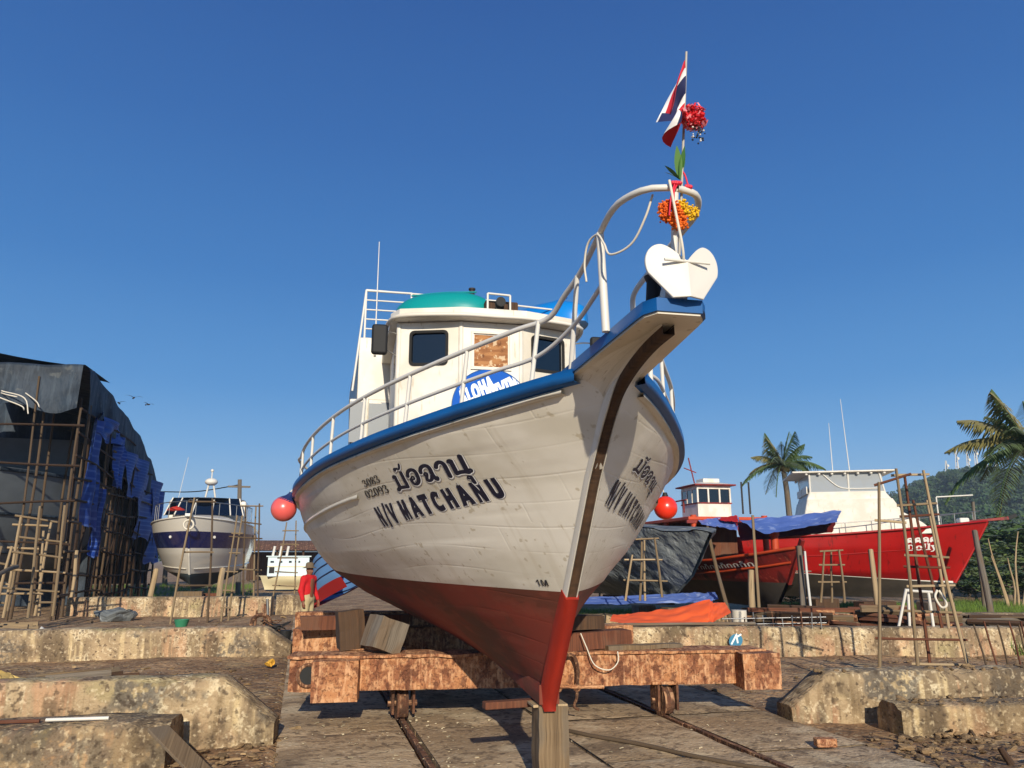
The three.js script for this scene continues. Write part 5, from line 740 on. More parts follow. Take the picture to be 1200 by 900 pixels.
  for (const s of [-1, 1]) { for (const u of [3.3, 4.4, 5.6]) mesh('hardtop_post', bar(V(s * 1.2, 4.45, -u), V(s * 1.28, 5.28, -u + (u < 4 ? -0.15 : 0.0)), 0.035, undefined, 6), M.railWhite, t); mesh('clear_panel', gridGeo(10, 4, (a, b) => [s * (1.22 + 0.05 * b), lerp(4.5, 5.26, b), -lerp(3.35, 5.6, a), a, b]), M.clear, t); mesh('panel_frame', tube([V(s * 1.285, 5.25, -5.2), V(s * 1.25, 4.8, -4.8), V(s * 1.24, 4.68, -4.6), V(s * 1.24, 4.64, -3.5)], 0.025, 20, 5), M.railWhite, t);
    for (let k = 0; k < 7; k++) mesh('snap_light', new THREE.SphereGeometry(0.05, 8, 6).translate(s * 1.36, 5.22, -3.3 - k * 0.4), M.railWhite, t); }
  mesh('clear_panel', gridGeo(6, 4, (a, b) => [lerp(-1.22, 1.22, a), lerp(4.5, 5.26, b), -3.35 - 0.1 * b, a, b]), M.clear, t); mesh('clear_panel', gridGeo(6, 4, (a, b) => [lerp(-1.2, 1.2, a), lerp(4.5, 5.26, b), -5.62, a, b]), M.clear, t);
  for (const [a, b] of [[-1.2, -0.05], [0.1, 1.2]]) mesh('lettered_screen', box(b - a, 0.28, 0.03, (a + b) / 2, 4.62, -5.7), M.white, t);
  mesh('whip_antenna', bar(V(-0.6, 5.3, -4.2), V(-0.75, 8.3, -4.3), 0.018, 0.008, 5), M.railWhite, t); mesh('whip_antenna', bar(V(0.2, 5.3, -4.6), V(0.1, 7.5, -4.6), 0.018, 0.008, 5), M.railWhite, t);
  for (const s of [-1, 1]) { mesh('deck_rail', tube([0.2, 1.2, 2.4, 3.6, 4.8, 6].map((u) => V(s * (h.half(u, 3) - 0.08), Sd(u) + 0.42, -u)), 0.018, 30, 5), M.steel, t); for (const u of [0.4, 1.2, 2.4, 3.2, 3.9, 4.7, 5.6]) mesh('rail_post', bar(V(s * (h.half(u, 3) - 0.08), Sd(u), -u), V(s * (h.half(u, 3) - 0.08), Sd(u) + 0.42, -u), 0.015, undefined, 5), M.steel, t); }
  mesh('light_arm', [bar(V(-0.3, 3.2, -1.55), V(-0.3, 4.35, -1.55), 0.025, undefined, 5), bar(V(-0.3, 4.35, -1.55), V(-0.3, 4.4, -0.45), 0.03, undefined, 5)], M.railWhite, t); mesh('foredeck_winch', box(0.4, 0.2, 0.3, 0, 3.45, -0.75, 0.05), M.railWhite, t);
  t.scale.y = 0.85; t.position.y = 0.13;
  mesh('side_plank', uvm(box(0.28, 0.05, 2.6, -2.0, 1.55, -7.2)), M.woodGrey, t);
}
{ // red wooden fishing boat
  reseed(823);
  const t = thing('fishing_boat', 'old dark red wooden fishing boat with an orange rail and white wheelhouse', 'boat'); aim(t, gpos(940, 21), gpos(806, 27));
  const Sd = table([0, 1, 2.5, 4, 7, 10], [2.12, 1.96, 1.8, 1.74, 1.76, 1.9]), Wd = (u) => 1.22, low = () => 0.55;
  const h = hullOf({ stem: table([0.55, 1.2, 2.2], [1.35, 0.75, 0]), L: 4.5, end: 10, taper: 8, taperBy: 0.1, th: 0.05, B: table([0.55, 0.8, 1.3, 1.8, 2.2], [0.05, 0.5, 1.15, 1.4, 1.5]), p: (q) => lerp(1.8, 2.7, clamp((q - 0.55) / 1.5)), bump: (u, q) => 0.015 * N3(u, q * 3, 3) });
  mesh('topsides', [h.band(Wd, Sd, 50, 14), h.transom(Wd, Sd)], M.redOld, t); mesh('bottom_paint', [h.band(low, Wd, 40, 8), h.transom(low, Wd)], M.bilge, t); mesh('deck', h.deck((u) => Sd(u) - 0.12, 0.3, 9.9, 0.04), M.woodDark, t);
  for (const s of [-1, 1]) { mesh('orange_rail', h.strip(s, (u) => Sd(u) - 0.05, 0.1, 9.9, 50, 0.1, 0.09, 0.02), M.orange, t); mesh('orange_strake', h.strip(s, (u) => Sd(u) - 0.36, 0.35, 9.9, 50, 0.08, 0.07, 0.01), M.orange, t); }
  const nt = canvasTex(512, 96, (x) => { x.strokeStyle = '#ece4da'; x.lineCap = 'round'; x.lineWidth = 9; for (let k = 0; k < 4; k++) { const c = 30 + k * 32; x.beginPath(); x.arc(c, 52, 13, 0.6, 5.6); x.lineTo(c + 14, 70); x.stroke(); } x.lineWidth = 8; for (let k = 0; k < 9; k++) { const c = 180 + k * 36; x.beginPath(); x.moveTo(c - 10, 74); x.lineTo(c - 10, 40); x.quadraticCurveTo(c, 22, c + 10, 38); x.lineTo(c + 10, 74); x.stroke(); if (k % 3 === 1) { x.beginPath(); x.arc(c, 16, 6, 0, 7); x.stroke(); } } });
  mesh('name_lettering', h.patch(-1, 4.3, 1.1, [1.44, 1.6], [1.62, 1.8], 0.02, 20, 4), decal(nt), t);
  mesh('stem_post', beam(V(0, 1.2, -0.7), V(0, 2.3, 0.08), 0.1, 0.12), M.redOld, t); mesh('bitt', [bar(V(-0.25, 1.9, -0.8), V(-0.25, 2.45, -0.8), 0.1), bar(V(-0.25, 2.4, -0.8), V(-0.25, 2.5, -0.8), 0.13)], M.orange, t);
  // open deckhouse, posts and roof deck
  mesh('deckhouse', uvm(box(1.5, 1.35, 4.2, 0.1, 2.4, -7.0)), M.woodRed, t); for (const [x, u] of [[-1.15, 3.7], [1.15, 3.7], [-1.2, 5.6], [-1.2, 8.4], [1.15, 8.4]]) mesh('post', bar(V(x, 1.7, -u), V(x, 3.1, -u), 0.09), M.orange, t);
  mesh('roof_deck', uvm(box(2.7, 0.1, 6.0, 0, 3.0, -6.6, 0.02)), M.orange, t); mesh('roof_edge', uvm(box(2.8, 0.1, 0.1, 0, 2.9, -3.65, 0.01)), M.redOld, t);
  // white wheelhouse on top
  const wy = 3.05, W2 = 0.8;
  mesh('wheelhouse', uvm(box(W2 * 2, 0.52, 1.6, 0, wy + 0.26, -5.2, 0.02)), M.white, t); mesh('wheelhouse_top', uvm(box(W2 * 2, 0.12, 1.6, 0, wy + 1.02, -5.2, 0.01)), M.white, t);
  for (const x of [-0.78, -0.27, 0.27, 0.78]) mesh('window_post', uvm(box(0.07, 0.5, 0.07, x, wy + 0.74, -4.43)), M.white, t); for (const z of [-4.95, -5.45, -5.96]) for (const x of [-0.78, 0.78]) mesh('window_post', uvm(box(0.07, 0.5, 0.07, x, wy + 0.74, z)), M.white, t);
  for (const x of [-0.525, 0, 0.525]) mesh('window_pane', box(0.46, 0.44, 0.015, x, wy + 0.73, -4.45), M.glass, t); for (const z of [-4.69, -5.2, -5.7]) mesh('window_pane', box(0.015, 0.44, 0.42, -0.78, wy + 0.73, z), M.glass, t);
  mesh('red_trim', uvm(box(W2 * 2 + 0.06, 0.04, 1.66, 0, wy + 0.5, -5.2)), M.redOld, t); mesh('wheelhouse_roof', gridGeo(10, 8, (a, b) => { const x = (a * 2 - 1) * 0.98, z = -5.2 + (b * 2 - 1) * 1.0, e = Math.max(Math.abs(a * 2 - 1), Math.abs(b * 2 - 1)); return [x, wy + 1.1 + 0.14 * (1 - e * e), z, x, z]; }), M.white, t); mesh('roof_box', uvm(box(0.8, 0.14, 0.7, 0.1, wy + 1.27, -5.1, 0.03)), M.white, t);
  mesh('roof_rim', uvm(box(1.98, 0.05, 2.02, 0, wy + 1.09, -5.2, 0.015)), M.redOld, t); mesh('mast', [bar(V(-0.3, wy + 1.2, -5.6), V(-0.55, wy + 2.1, -5.6), 0.03), bar(V(-0.8, wy + 1.75, -5.6), V(-0.2, wy + 1.6, -5.6), 0.02)], M.redOld, t);
  for (let k = 0; k < 6; k++) mesh('roof_rail_post', bar(V(-1.3, 3.18, -4.0 - k), V(-1.3, 3.55, -4.0 - k), 0.025, undefined, 5), M.redOld, t); mesh('roof_rail', bar(V(-1.3, 3.55, -3.8), V(-1.3, 3.55, -9.4), 0.025, undefined, 5), M.redOld, t);
  for (const m of t.children) if (/^(wheelhouse|window_|red_trim|roof_box|roof_rim|mast)/.test(m.name)) { m.scale.set(0.7, 0.95, 0.75); m.position.set(0, wy * 0.05, -5.2 * 0.25); }
  for (const x of [0.95, 1.2]) mesh('exhaust_post', bar(V(x, 3.2, -4.6), V(x, 4.2, -4.6), 0.03, undefined, 5), M.darkMetal, t);
}
{ // awnings, covers
  reseed(837);
  const cloth = (name, label, cat, mat, c, nu = 24, nv = 10, sag = 0.15, parent) => { // a sheet held at four corners, sagging and creased
    const g = gridGeo(nu, nv, (a, b) => { const p = c[0].clone().lerp(c[1], a).lerp(c[3].clone().lerp(c[2], a), b); p.y -= sag * Math.sin(a * 3.14) * Math.sin(b * 3.14); p.y += 0.05 * N3(a * 6, b * 5, c[0].x) + 0.025 * N3(a * 15, b * 13, c[0].z); p.x += 0.03 * N3(a * 7, b * 7, 4); return [p.x, p.y, p.z, a * 3, b * 2]; });
    return tag(mesh(name, g, mat), label, cat);
  };
  cloth('blue_awning', 'blue tarpaulin awning stretched between the two red boats', 'awning', M.tarpBlueTop, [at(866, 610, 23), at(986, 598, 24.5), at(980, 612, 22.0), at(896, 626, 20.8)], 30, 12, 0.1);
  cloth('red_awning_skirt', 'dark red flap hanging under the blue awning', 'awning', M.tarpRed, [at(862, 612, 23.1), at(984, 601, 24.6), at(975, 624, 22.4), at(868, 634, 22.6)], 24, 8, 0.25);
  cloth('blue_awning', 'smaller blue tarpaulin below the white wheelhouse of the fishing boat', 'awning', M.tarpBlueTop, [at(816, 607, 24), at(866, 606, 23.6), at(864, 622, 22.6), at(822, 614, 22.8)], 18, 8, 0.1);
  cloth('red_cloth', 'small red cloth lying on the fishing boat awning', 'cloth', plain(0xb81414, 0.8, { side: THREE.DoubleSide }), [at(838, 607, 23.9), at(864, 604, 23.5), at(865, 612, 23.0), at(846, 610, 23.3)], 12, 6, 0.02);
  const pr = (label, a, b, r = 0.05, mat = M.bamboo) => tag(mesh('wooden_prop', bentPole(a, b, r * 1.1, r * 0.9, 0.008), mat), label, 'prop', 'wooden props beside the boats');
  pr('long pole leaning against the fishing boat side', gpos(856, 19.5), at(829, 618, 22.4), 0.05, M.wood); pr('upright pole holding the blue awning', gpos(885, 20.6), at(882, 604, 21.4), 0.04); pr('pale stump prop under the fishing boat bow', gpos(877, 20), at(880, 668, 20.2), 0.08, M.bambooPale); pr('grey post standing at the bow of the fishing boat', gpos(936, 19.2), at(936, 640, 19.6), 0.07, M.woodGrey); pr('thin white post beside the fishing boat bow', gpos(946, 19), at(943, 646, 19.3), 0.03, M.railWhite);
  pr('pale post before the red sport boat', gpos(1024, 21.5), at(1020, 644, 22), 0.07, M.bambooPale); pr('tall post under the bow of the sport boat', gpos(1153, 27), at(1142, 622, 28), 0.09, M.woodGrey); pr('thin tall pole rising above the sport boat bow', gpos(1146, 31), at(1140, 588, 31), 0.06, M.woodGrey);
  // cover over the grey hull beside the fishing boat
  const gc = thing('covered_hull', 'boat hull wrapped in grey plastic sheet left of the fishing boat', 'boat'); aim(gc, gpos(842, 20.2), gpos(742, 24));
  const h = hullOf({ stem: table([0.7, 1.4, 2.75], [2.4, 1.2, 0]), L: 4, end: 6.5, taper: 6, taperBy: 0.05, th: 0.05, B: table([0.7, 1.2, 2, 2.75], [0.2, 0.9, 1.4, 1.6]), p: () => 2.0, bump: (u, q) => 0.16 * N3(u * 1.4, q * 1.8, 2) + 0.07 * N3(u * 3.5, q * 4, 8) });
  mesh('plastic_sheet', h.band(() => 0.75, (u) => 2.42 + 0.07 * u + 0.1 * N3(u * 1.3, 4) + 0.05 * N3(u * 4, 9), 70, 30), M.tarpGrey, gc); mesh('plastic_top', h.deck((u) => 2.45 + 0.07 * u + 0.1 * N3(u * 1.3, 4) + 0.05 * N3(u * 4, 9), 0.1, 6.4, -0.01, 70), M.tarpGrey, gc);
  mesh('keel_timber', beam(V(0, 0.7, -2.3), V(0, 0.62, -6.4), 0.18, 0.2), M.woodDark, gc);
  for (const [k, px, d] of [[0, 752, 22], [1, 786, 21]]) tag(mesh('keel_block', uvm(box(0.5, 0.62, 0.5, gpos(px, d).x, 0.29, gpos(px, d).z, 0.02)), k ? M.wood : M.woodGrey), k ? 'brown block under the plastic-wrapped hull' : 'grey block under the plastic-wrapped hull', 'timber block', 'blocks under the wrapped hull');
  for (const [k, px, d, w] of [[0, 905, 21.6, 0.6], [1, 880, 22.5, 0.5], [2, 1020, 27.5, 1.2], [3, 1090, 28, 1.0], [4, 960, 28.5, 0.9]]) tag(mesh('keel_block', uvm(box(w, 0.56, 0.5, gpos(px, d).x, 0.25, gpos(px, d).z, 0.02)), [M.wood, M.woodDark, M.woodDark, M.woodGrey, M.woodDark][k]), ['pale block under the fishing boat stem', 'dark block under the fishing boat keel', 'dark wide block under the middle of the sport boat', 'grey block under the forefoot of the sport boat', 'dark block under the stern of the sport boat'][k], 'timber block', 'blocks under the red boats');
  // sheets lying on the walls
  const lie = (label, mat, pts, s) => tag(mesh('tarpaulin_sheet', gridGeo(40, 12, (a, b) => { const k = a * (pts.length - 1), i = Math.min(pts.length - 2, Math.floor(k)), f = k - i, lo = pts[i][0].clone().lerp(pts[i + 1][0], f), hi = pts[i][1].clone().lerp(pts[i + 1][1], f), p = lo.lerp(hi, b); const w = Math.sin(a * 3.14) ** 0.5; p.y += w * (0.05 * N3(a * 9, b * 4, s) + 0.03 * N3(a * 25, b * 9, s)); p.z += 0.05 * N3(a * 6, b * 3, s + 2); return [p.x, p.y, p.z, a * 4, b * 1.5]; }), mat), label, 'tarpaulin');
  lie('bright orange tarpaulin draped over timber behind the slip wall', M.tarpOrange, [[at(714, 728, 16.5), at(718, 720, 17.0)], [at(740, 732, 16.4), at(738, 720, 17.2)], [at(780, 733, 16.4), at(780, 714, 17.3)], [at(828, 731, 16.6), at(832, 704, 17.5)], [at(838, 728, 16.7), at(836, 706, 17.6)], [at(856, 718, 17.2), at(850, 706, 17.8)]], 3.3);
  lie('faded blue tarpaulin lying on the wall behind the orange one', M.tarpBlueTop, [[at(682, 708, 20.6), at(684, 700, 21.4)], [at(740, 708, 20.6), at(740, 698, 21.4)], [at(800, 706, 20.8), at(800, 695, 21.6)], [at(828, 706, 20.8), at(828, 694, 21.6)], [at(842, 702, 21), at(838, 694, 21.6)]], 5.1);
}
{ // pole frames at right
  reseed(853);
  const dk = [M.bamboo, M.woodRed, M.bambooPale];
  frame('bamboo_scaffold', 'tall bamboo scaffold standing on the right wall in front of the sport boat', 'scaffold', [seg(1050, 549, 1076, 785, 13.0), seg(1060, 557, 1090, 780, 13.5), seg(1082, 551, 1135, 783, 13.0), seg(1030, 565, 1031, 784, 12.8), seg(1070, 586, 1104, 736, 14.6), seg(1086, 586, 1112, 736, 14.8)], [seg(1030, 567, 1062, 557, 13.0), seg(1050, 557, 1083, 556, 13.1), seg(1057, 592, 1092, 590, 13.3), seg(1060, 605, 1095, 603, 13.8), seg(1031, 610, 1056, 612, 13.0), seg(1066, 651, 1106, 653, 13.2), seg(1065, 664, 1107, 665, 13.6), seg(1069, 687, 1113, 686, 13.2), seg(1066, 716, 1121, 718, 13.3), seg(1032, 748, 1127, 750, 13.0), seg(1075, 778, 1132, 779, 13.2)], 0.024, dk);
  frame('bamboo_scaffold', 'small bamboo frame standing in front of the plastic-wrapped hull', 'scaffold', [seg(741, 650, 733, 704, 18.5), seg(752, 630, 750, 704, 18.8), seg(755, 632, 756, 704, 19.4), seg(767, 630, 776, 700, 18.6)], [seg(749, 632, 768, 631, 18.7), seg(736, 656, 772, 656, 18.7), seg(735, 680, 778, 681, 18.7)], 0.028, [M.bambooPale, M.bamboo]);
  frame('bamboo_scaffold', 'low bamboo trestle beside the sport boat stern', 'scaffold', [seg(966, 645, 962, 706, 22.5), seg(974, 645, 975, 706, 22.8), seg(983, 644, 990, 706, 22.4)], [seg(965, 646, 984, 645, 22.5), seg(964, 662, 986, 662, 22.5), seg(963, 682, 988, 682, 22.5)], 0.03, [M.bamboo]);
  const lb = thing('white_trestle', 'small white painted trestle on the wall beneath the tall scaffold', 'trestle', V(0, 0, 0)); for (const [a, b] of [[seg(1062, 690, 1053, 735, 18.0), 0], [seg(1064, 690, 1066, 735, 18.2), 0], [seg(1088, 694, 1094, 735, 18.1), 0], [seg(1060, 692, 1094, 694, 18.1), 1]]) mesh(b ? 'beam' : 'leg', bar(a[0], a[1], 0.03), M.railWhite, lb);
  tag(mesh('hanging_rope', tube([at(1098, 692, 13.1), at(1096, 700, 13), at(1104, 712, 13), at(1109, 710, 13), at(1106, 700, 13.1), at(1100, 692, 13.1)], 0.018, 26, 6), M.rope), 'pale rope coil hanging on the tall scaffold', 'rope');
  for (let k = 0; k < 6; k++) { const px = [1144, 1158, 1169, 1184, 1193, 1199][k], a = gpos(px, 12.6 + 0.15 * (k % 3)), b = at(px - [3, 5, 0, 2, -1, 3][k], 732 - k % 2 * 4, 12.8); tag(mesh('thin_stake', bentPole(a, b, 0.014, 0.012), k % 2 ? M.woodRed : M.bambooDark), 'thin ' + ['crooked', 'reddish', 'dark', 'leaning', 'short', 'last'][k] + ' stake at the right edge before the wall, ' + ['first', 'second', 'third', 'fourth', 'fifth', 'sixth'][k] + ' from the scaffold', 'stake', 'stakes at the right edge'); }
  // rusty timber piles between the walls
  const pile = (label, px0, px1, d, n, h0, mats) => { const t = thing('timber_pile', label, 'timber pile', V(0, 0, 0), 0, 'scrap timber piles'); for (let k = 0; k < n; k++) { const y = h0 + Math.floor(k / 4) * 0.07, a = gpos(lerp(px0, px1, rnd(0, 0.3)), d + rnd(-0.7, 0.7), y + rnd(0, 0.05)), b = gpos(lerp(px0, px1, rnd(0.7, 1)), d + rnd(-0.7, 0.7), y + rnd(0, 0.06)); mesh('timber', beam(a, b, rnd(0.06, 0.16), rnd(0.04, 0.09), 0.006, rnd(-0.2, 0.2)), mats[k % mats.length], t); } return t; };
  pile('rust-brown timber pile behind the wall right of the orange sheet', 870, 1000, 18.3, 26, 0.3, [M.woodRed, M.woodDark, M.rust, M.wood]); pile('brown timber pile under the sport boat behind the wall', 985, 1075, 18.9, 22, 0.4, [M.woodRed, M.rust, M.wood]); pile('reddish scrap boards before the grass at right', 1060, 1120, 19.4, 14, 0.4, [M.rust, M.woodRed, M.wood]); pile('long grey boards lying toward the right edge', 1105, 1230, 20.0, 16, 0.36, [M.woodGrey, M.woodDark, M.wood]); pile('boards under the orange tarpaulin', 716, 850, 17.4, 8, 0.3, [M.wood, M.woodDark]);
  pile('scattered planks on the ground between the left walls', 20, 190, 13.6, 9, 0.0, [M.woodDark, M.wood, M.woodGrey]); pile('fallen poles at the foot of the bamboo tower', -20, 60, 24, 9, 0.04, [M.bamboo, M.woodGrey]);
  const rack = thing('rebar_rack', 'low rusty metal rack standing on the wall behind the cradle', 'rack', V(0, 0, 0)); for (let k = 0; k < 9; k++) mesh('upright', bar(gpos(868 + k * 11, 16.95, 0.48), gpos(868 + k * 11 + rnd(-1, 1), 16.95, 0.72 + rnd(-0.06, 0.08)), 0.014, undefined, 5), k % 3 ? M.steel : M.rustDark, rack); for (const y of [0.55, 0.66]) mesh('rail', bar(gpos(842, 16.8, y - 0.03), gpos(962, 17.1, y + 0.03), 0.013, undefined, 5), M.steel, rack);
  tag(mesh('long_pipe', bar(gpos(700, 16.2, 0.53), gpos(880, 16.75, 0.56), 0.03), M.woodGrey), 'long grey pipe lying on the wall below the orange sheet', 'pipe');
  tag(mesh('gas_drum', [uvm(new THREE.CylinderGeometry(0.16, 0.16, 0.5, 16).translate(gpos(862, 17.8).x, 0.5, gpos(862, 17.8).z))], M.white), 'small dirty white drum right of the orange tarpaulin', 'drum');
  const pm = decal(canvasTex(128, 128, (x) => { x.fillStyle = '#3f7fa0'; x.beginPath(); x.ellipse(64, 68, 52, 44, -0.5, 0, 7); x.fill(); x.strokeStyle = '#f2f0ea'; x.lineWidth = 12; x.beginPath(); x.moveTo(30, 92); x.lineTo(70, 30); x.lineTo(78, 84); x.moveTo(78, 40); x.lineTo(108, 24); x.stroke(); }), 0.9);
  const q0 = V(8.35, 0, -14.19), wd = V(11.4, 0, 3.5).normalize(), off = V(-wd.z, 0, wd.x).multiplyScalar(0.035); const pg = new THREE.PlaneGeometry(0.34, 0.36).rotateY(-Math.atan2(wd.z, wd.x)).translate(q0.x + off.x, 0.26, q0.z + off.z); tag(mesh('painted_mark', pg, pm), 'blue painted mark with white strokes on the slip wall', 'painted mark');
}
// ---------- vegetation and hills ----------
{
  reseed(907);
  const leafMat = (h, h2, s) => phys({ map: tex(128, (u, v) => mix3(hex(h), hex(h2), fbm(u, v, 6, 6, 4, s)), 1, 1), roughness: 0.85, transmission: 0.3, thickness: 0, side: THREE.DoubleSide });
  const leafA = leafMat(0x52702c, 0x35521f, 1301), leafB = leafMat(0x3f5f2a, 0x2a4520, 1311), leafC = leafMat(0x6d7f38, 0x4c6328, 1321);
  const bark = M.woodGrey;
  // a crown: leaf-sized faces gathered in clumps through an uneven volume
  const crownGeo = (clumps, per, size, flat = 0.8) => { const pos = [], uv = []; const cs = []; for (let c = 0; c < clumps; c++) { const d = V(rnd(-1, 1), rnd(-0.8, 1), rnd(-1, 1)).normalize().multiplyScalar(Math.pow(rnd(), 0.45)); cs.push([d, rnd(0.16, 0.34)]); } for (const [c, r] of cs) for (let k = 0; k < per; k++) { const d = V(rnd(-1, 1), rnd(-1, 1), rnd(-1, 1)).normalize().multiplyScalar(Math.pow(rnd(), 0.33) * r), p = c.clone().add(V(d.x, d.y * flat, d.z)), t = V(rnd(-1, 1), rnd(-1, 0.4), rnd(-1, 1)).normalize().multiplyScalar(size * rnd(0.7, 1.4)), s = V(rnd(-1, 1), rnd(-1, 1), rnd(-1, 1)).cross(t).normalize().multiplyScalar(size * 0.36); const q = [p, p.clone().addScaledVector(t, 0.5).add(s), p.clone().add(t), p.clone().addScaledVector(t, 0.5).sub(s)]; for (const i of [0, 1, 2, 0, 2, 3]) { pos.push(q[i].x, q[i].y, q[i].z); uv.push(rnd(), rnd()); } } const g = new THREE.BufferGeometry(); g.setAttribute('position', new THREE.Float32BufferAttribute(pos, 3)); g.setAttribute('uv', new THREE.Float32BufferAttribute(uv, 2)); g.computeVertexNormals(); return g; };
  const crowns = [crownGeo(26, 110, 0.1), crownGeo(30, 100, 0.09, 0.6), crownGeo(22, 120, 0.11)];
  const tree = (label, px, d, top, w, k, mat, name = 'broadleaf_tree') => { const p = gpos(px, d), h = at(px, top, d).y, t = thing(name, label, name === 'bush' ? 'bush' : 'tree', p, rnd(0, 6), 'trees behind the yard'); const th = Math.max(0.4, h * 0.45); mesh('trunk', bentPole(V(0, -0.05, 0), V(rnd(-0.2, 0.2), th * 1.2, 0), 0.04 * h, 0.02 * h, 0.02), bark, t); if (h > 2.5) for (let i = 0; i < 3; i++) { const a = rnd(0, 6); mesh('limb', bentPole(V(0, th * rnd(0.6, 0.9), 0), V(Math.cos(a) * w * 0.4, th * 1.5, Math.sin(a) * w * 0.4), 0.018 * h, 0.008 * h, 0.02), bark, t); } const c = mesh('crown', crowns[k], mat, t); c.scale.set(w / 1.2, h * 0.36, w / 1.2); c.position.y = h * 0.62; return t; };
  const T = [['dark leafy tree rising behind the sport boat foredeck', 1112, 56, 606, 4.2, 0, leafB], ['green leafy tree at the far right edge', 1192, 50, 598, 4.2, 1, leafA], ['round leafy tree beyond the sport boat bow', 1150, 60, 600, 4.4, 2, leafB], ['pale green tree low at the right edge', 1178, 44, 628, 3.2, 0, leafC], ['low dark tree behind the sport boat bow', 1130, 46, 632, 2.8, 1, leafB], ['bushy tree outside the right frame edge', 1225, 46, 600, 4.5, 2, leafA], ['leafy tree seen between the awning and the hull', 915, 52, 622, 2.8, 0, leafC], ['low tree seen under the blue awning', 872, 50, 630, 2.6, 1, leafA], ['leafy tree behind the white cabin', 1062, 62, 612, 4.0, 2, leafB], ['tree behind the white cabin stern', 955, 60, 628, 3.2, 0, leafB], ['green tree left behind the scaffolded boat', 128, 60, 640, 3.0, 1, leafA], ['bush between the scaffold and the motor yacht', 160, 56, 600, 2.4, 0, leafC], ['leafy tree far behind the motor yacht', 196, 64, 602, 3.0, 2, leafA], ['low tree right of the fishing boat deckhouse', 845, 48, 634, 2.4, 2, leafB]];
  for (const a of T) tree(...a);
  for (const [k, px, d, top, w] of [[0, 1110, 36, 668, 1.6], [1, 1140, 38, 662, 1.9], [2, 1170, 36, 660, 1.8], [3, 1196, 37, 655, 1.9], [4, 925, 30, 690, 0.9], [5, 700, 34, 668, 1.5], [6, 725, 36, 672, 1.4]]) tree(['dark bush behind the grass below the sport boat bow', 'second bush behind the grass, right of the bow post', 'third bush behind the grass toward the right edge', 'bush at the right edge behind the grass', 'small bush by the fishing boat bow', 'bush behind the white boat hull at right', 'bush behind the small bamboo frame'][k], px, d, top, w, k % 3, [leafB, leafA, leafC][k % 3], 'bush');
  // bare pale branches
  const br = thing('bare_shrub', 'bare pale branches standing in front of the right-hand trees', 'shrub', gpos(1180, 33)); for (let k = 0; k < 7; k++) { const a = rnd(-1, 1); mesh('branch', bentPole(V(a * 0.5, 0, 0), V(a * 1.6, rnd(1.6, 2.8), rnd(-0.3, 0.3)), 0.05, 0.02, 0.05), M.bambooPale, br); }
  // coconut palms
  const frond = (L, droop, mat, parent, yaw, lift) => { const n = 44, pos = [], uv = []; const P = (t) => { const r = L * t; return V(r * Math.cos(lift) - 0.12 * L * t * t * droop, r * Math.sin(lift) - droop * L * 0.52 * t * t, 0); };
    for (let i = 1; i < n; i++) { const t = i / n, p = P(t), w = L * 0.27 * Math.sin(Math.PI * Math.min(0.98, t * 0.88 + 0.1)), hw = L * 0.013; for (const s of [-1, 1]) { const tip = p.clone().add(V(w * 0.42, -w * (0.42 + 0.35 * rnd()), s * w * (0.62 + 0.2 * rnd()))), a = p.clone().add(V(-hw, 0, 0)), b = p.clone().add(V(hw, 0, 0)), m = p.clone().lerp(tip, 0.55).add(V(0, w * 0.1, 0)); for (const q of [a, b, m.clone().add(V(hw * 0.8, 0, 0)), a, m.clone().add(V(hw * 0.8, 0, 0)), m.clone().add(V(-hw * 0.8, 0, 0)), m.clone().add(V(-hw * 0.8, 0, 0)), m.clone().add(V(hw * 0.8, 0, 0)), tip]) { pos.push(q.x, q.y, q.z); uv.push(rnd(), rnd()); } } }
    const g = new THREE.BufferGeometry(); g.setAttribute('position', new THREE.Float32BufferAttribute(pos, 3)); g.setAttribute('uv', new THREE.Float32BufferAttribute(uv, 2)); g.computeVertexNormals(); const rach = tube([0, 0.25, 0.5, 0.75, 1].map(P), L * 0.009, 12, 5); const m = mesh('frond', join([g, rach]), mat, parent); m.rotation.y = yaw; return m; };
  const palmG = leafMat(0x5f7a34, 0x405a24, 1331), palmY = leafMat(0x9a8f4a, 0x6f6a34, 1341);
  const palm = (label, px, d, cy, L, nf) => { const base = gpos(px, d), top = at(px, cy, d).y, t = thing('coconut_palm', label, 'palm tree', base, 0, 'coconut palms'); mesh('trunk', bentPole(V(0.5, -0.1, 0), V(0, top, 0), 0.2, 0.13, 0.03), M.woodGrey, t); const hd = new THREE.Group(); hd.name = 'crown'; hd.position.y = top; t.add(hd); for (let k = 0; k < nf; k++) { const ring = k / nf; frond(L * rnd(0.85, 1.1), lerp(0.45, 1.25, ring), k % 5 === 4 ? palmY : palmG, hd, k * 2.4 + rnd(-0.2, 0.2), lerp(1.25, -0.25, ring)); } for (let k = 0; k < 7; k++) mesh('coconut', new THREE.SphereGeometry(0.13, 10, 8).translate(Math.cos(k * 1.1) * 0.25, -0.2 - 0.1 * (k % 2), Math.sin(k * 1.1) * 0.25), plain(0x7a6a34, 0.7), hd); return t; };
  palm('smaller coconut palm standing behind the white cabin', 926, 44, 544, 2.5, 22); palm('large coconut palm leaning in at the right edge', 1228, 34, 520, 3.2, 26);
  // wooded hills
  const hillTop = (x) => table([760, 860, 960, 1030, 1080, 1128, 1150, 1185, 1240, 1320, 1420], [655, 650, 634, 604, 580, 560, 557, 566, 556, 590, 640])(x);
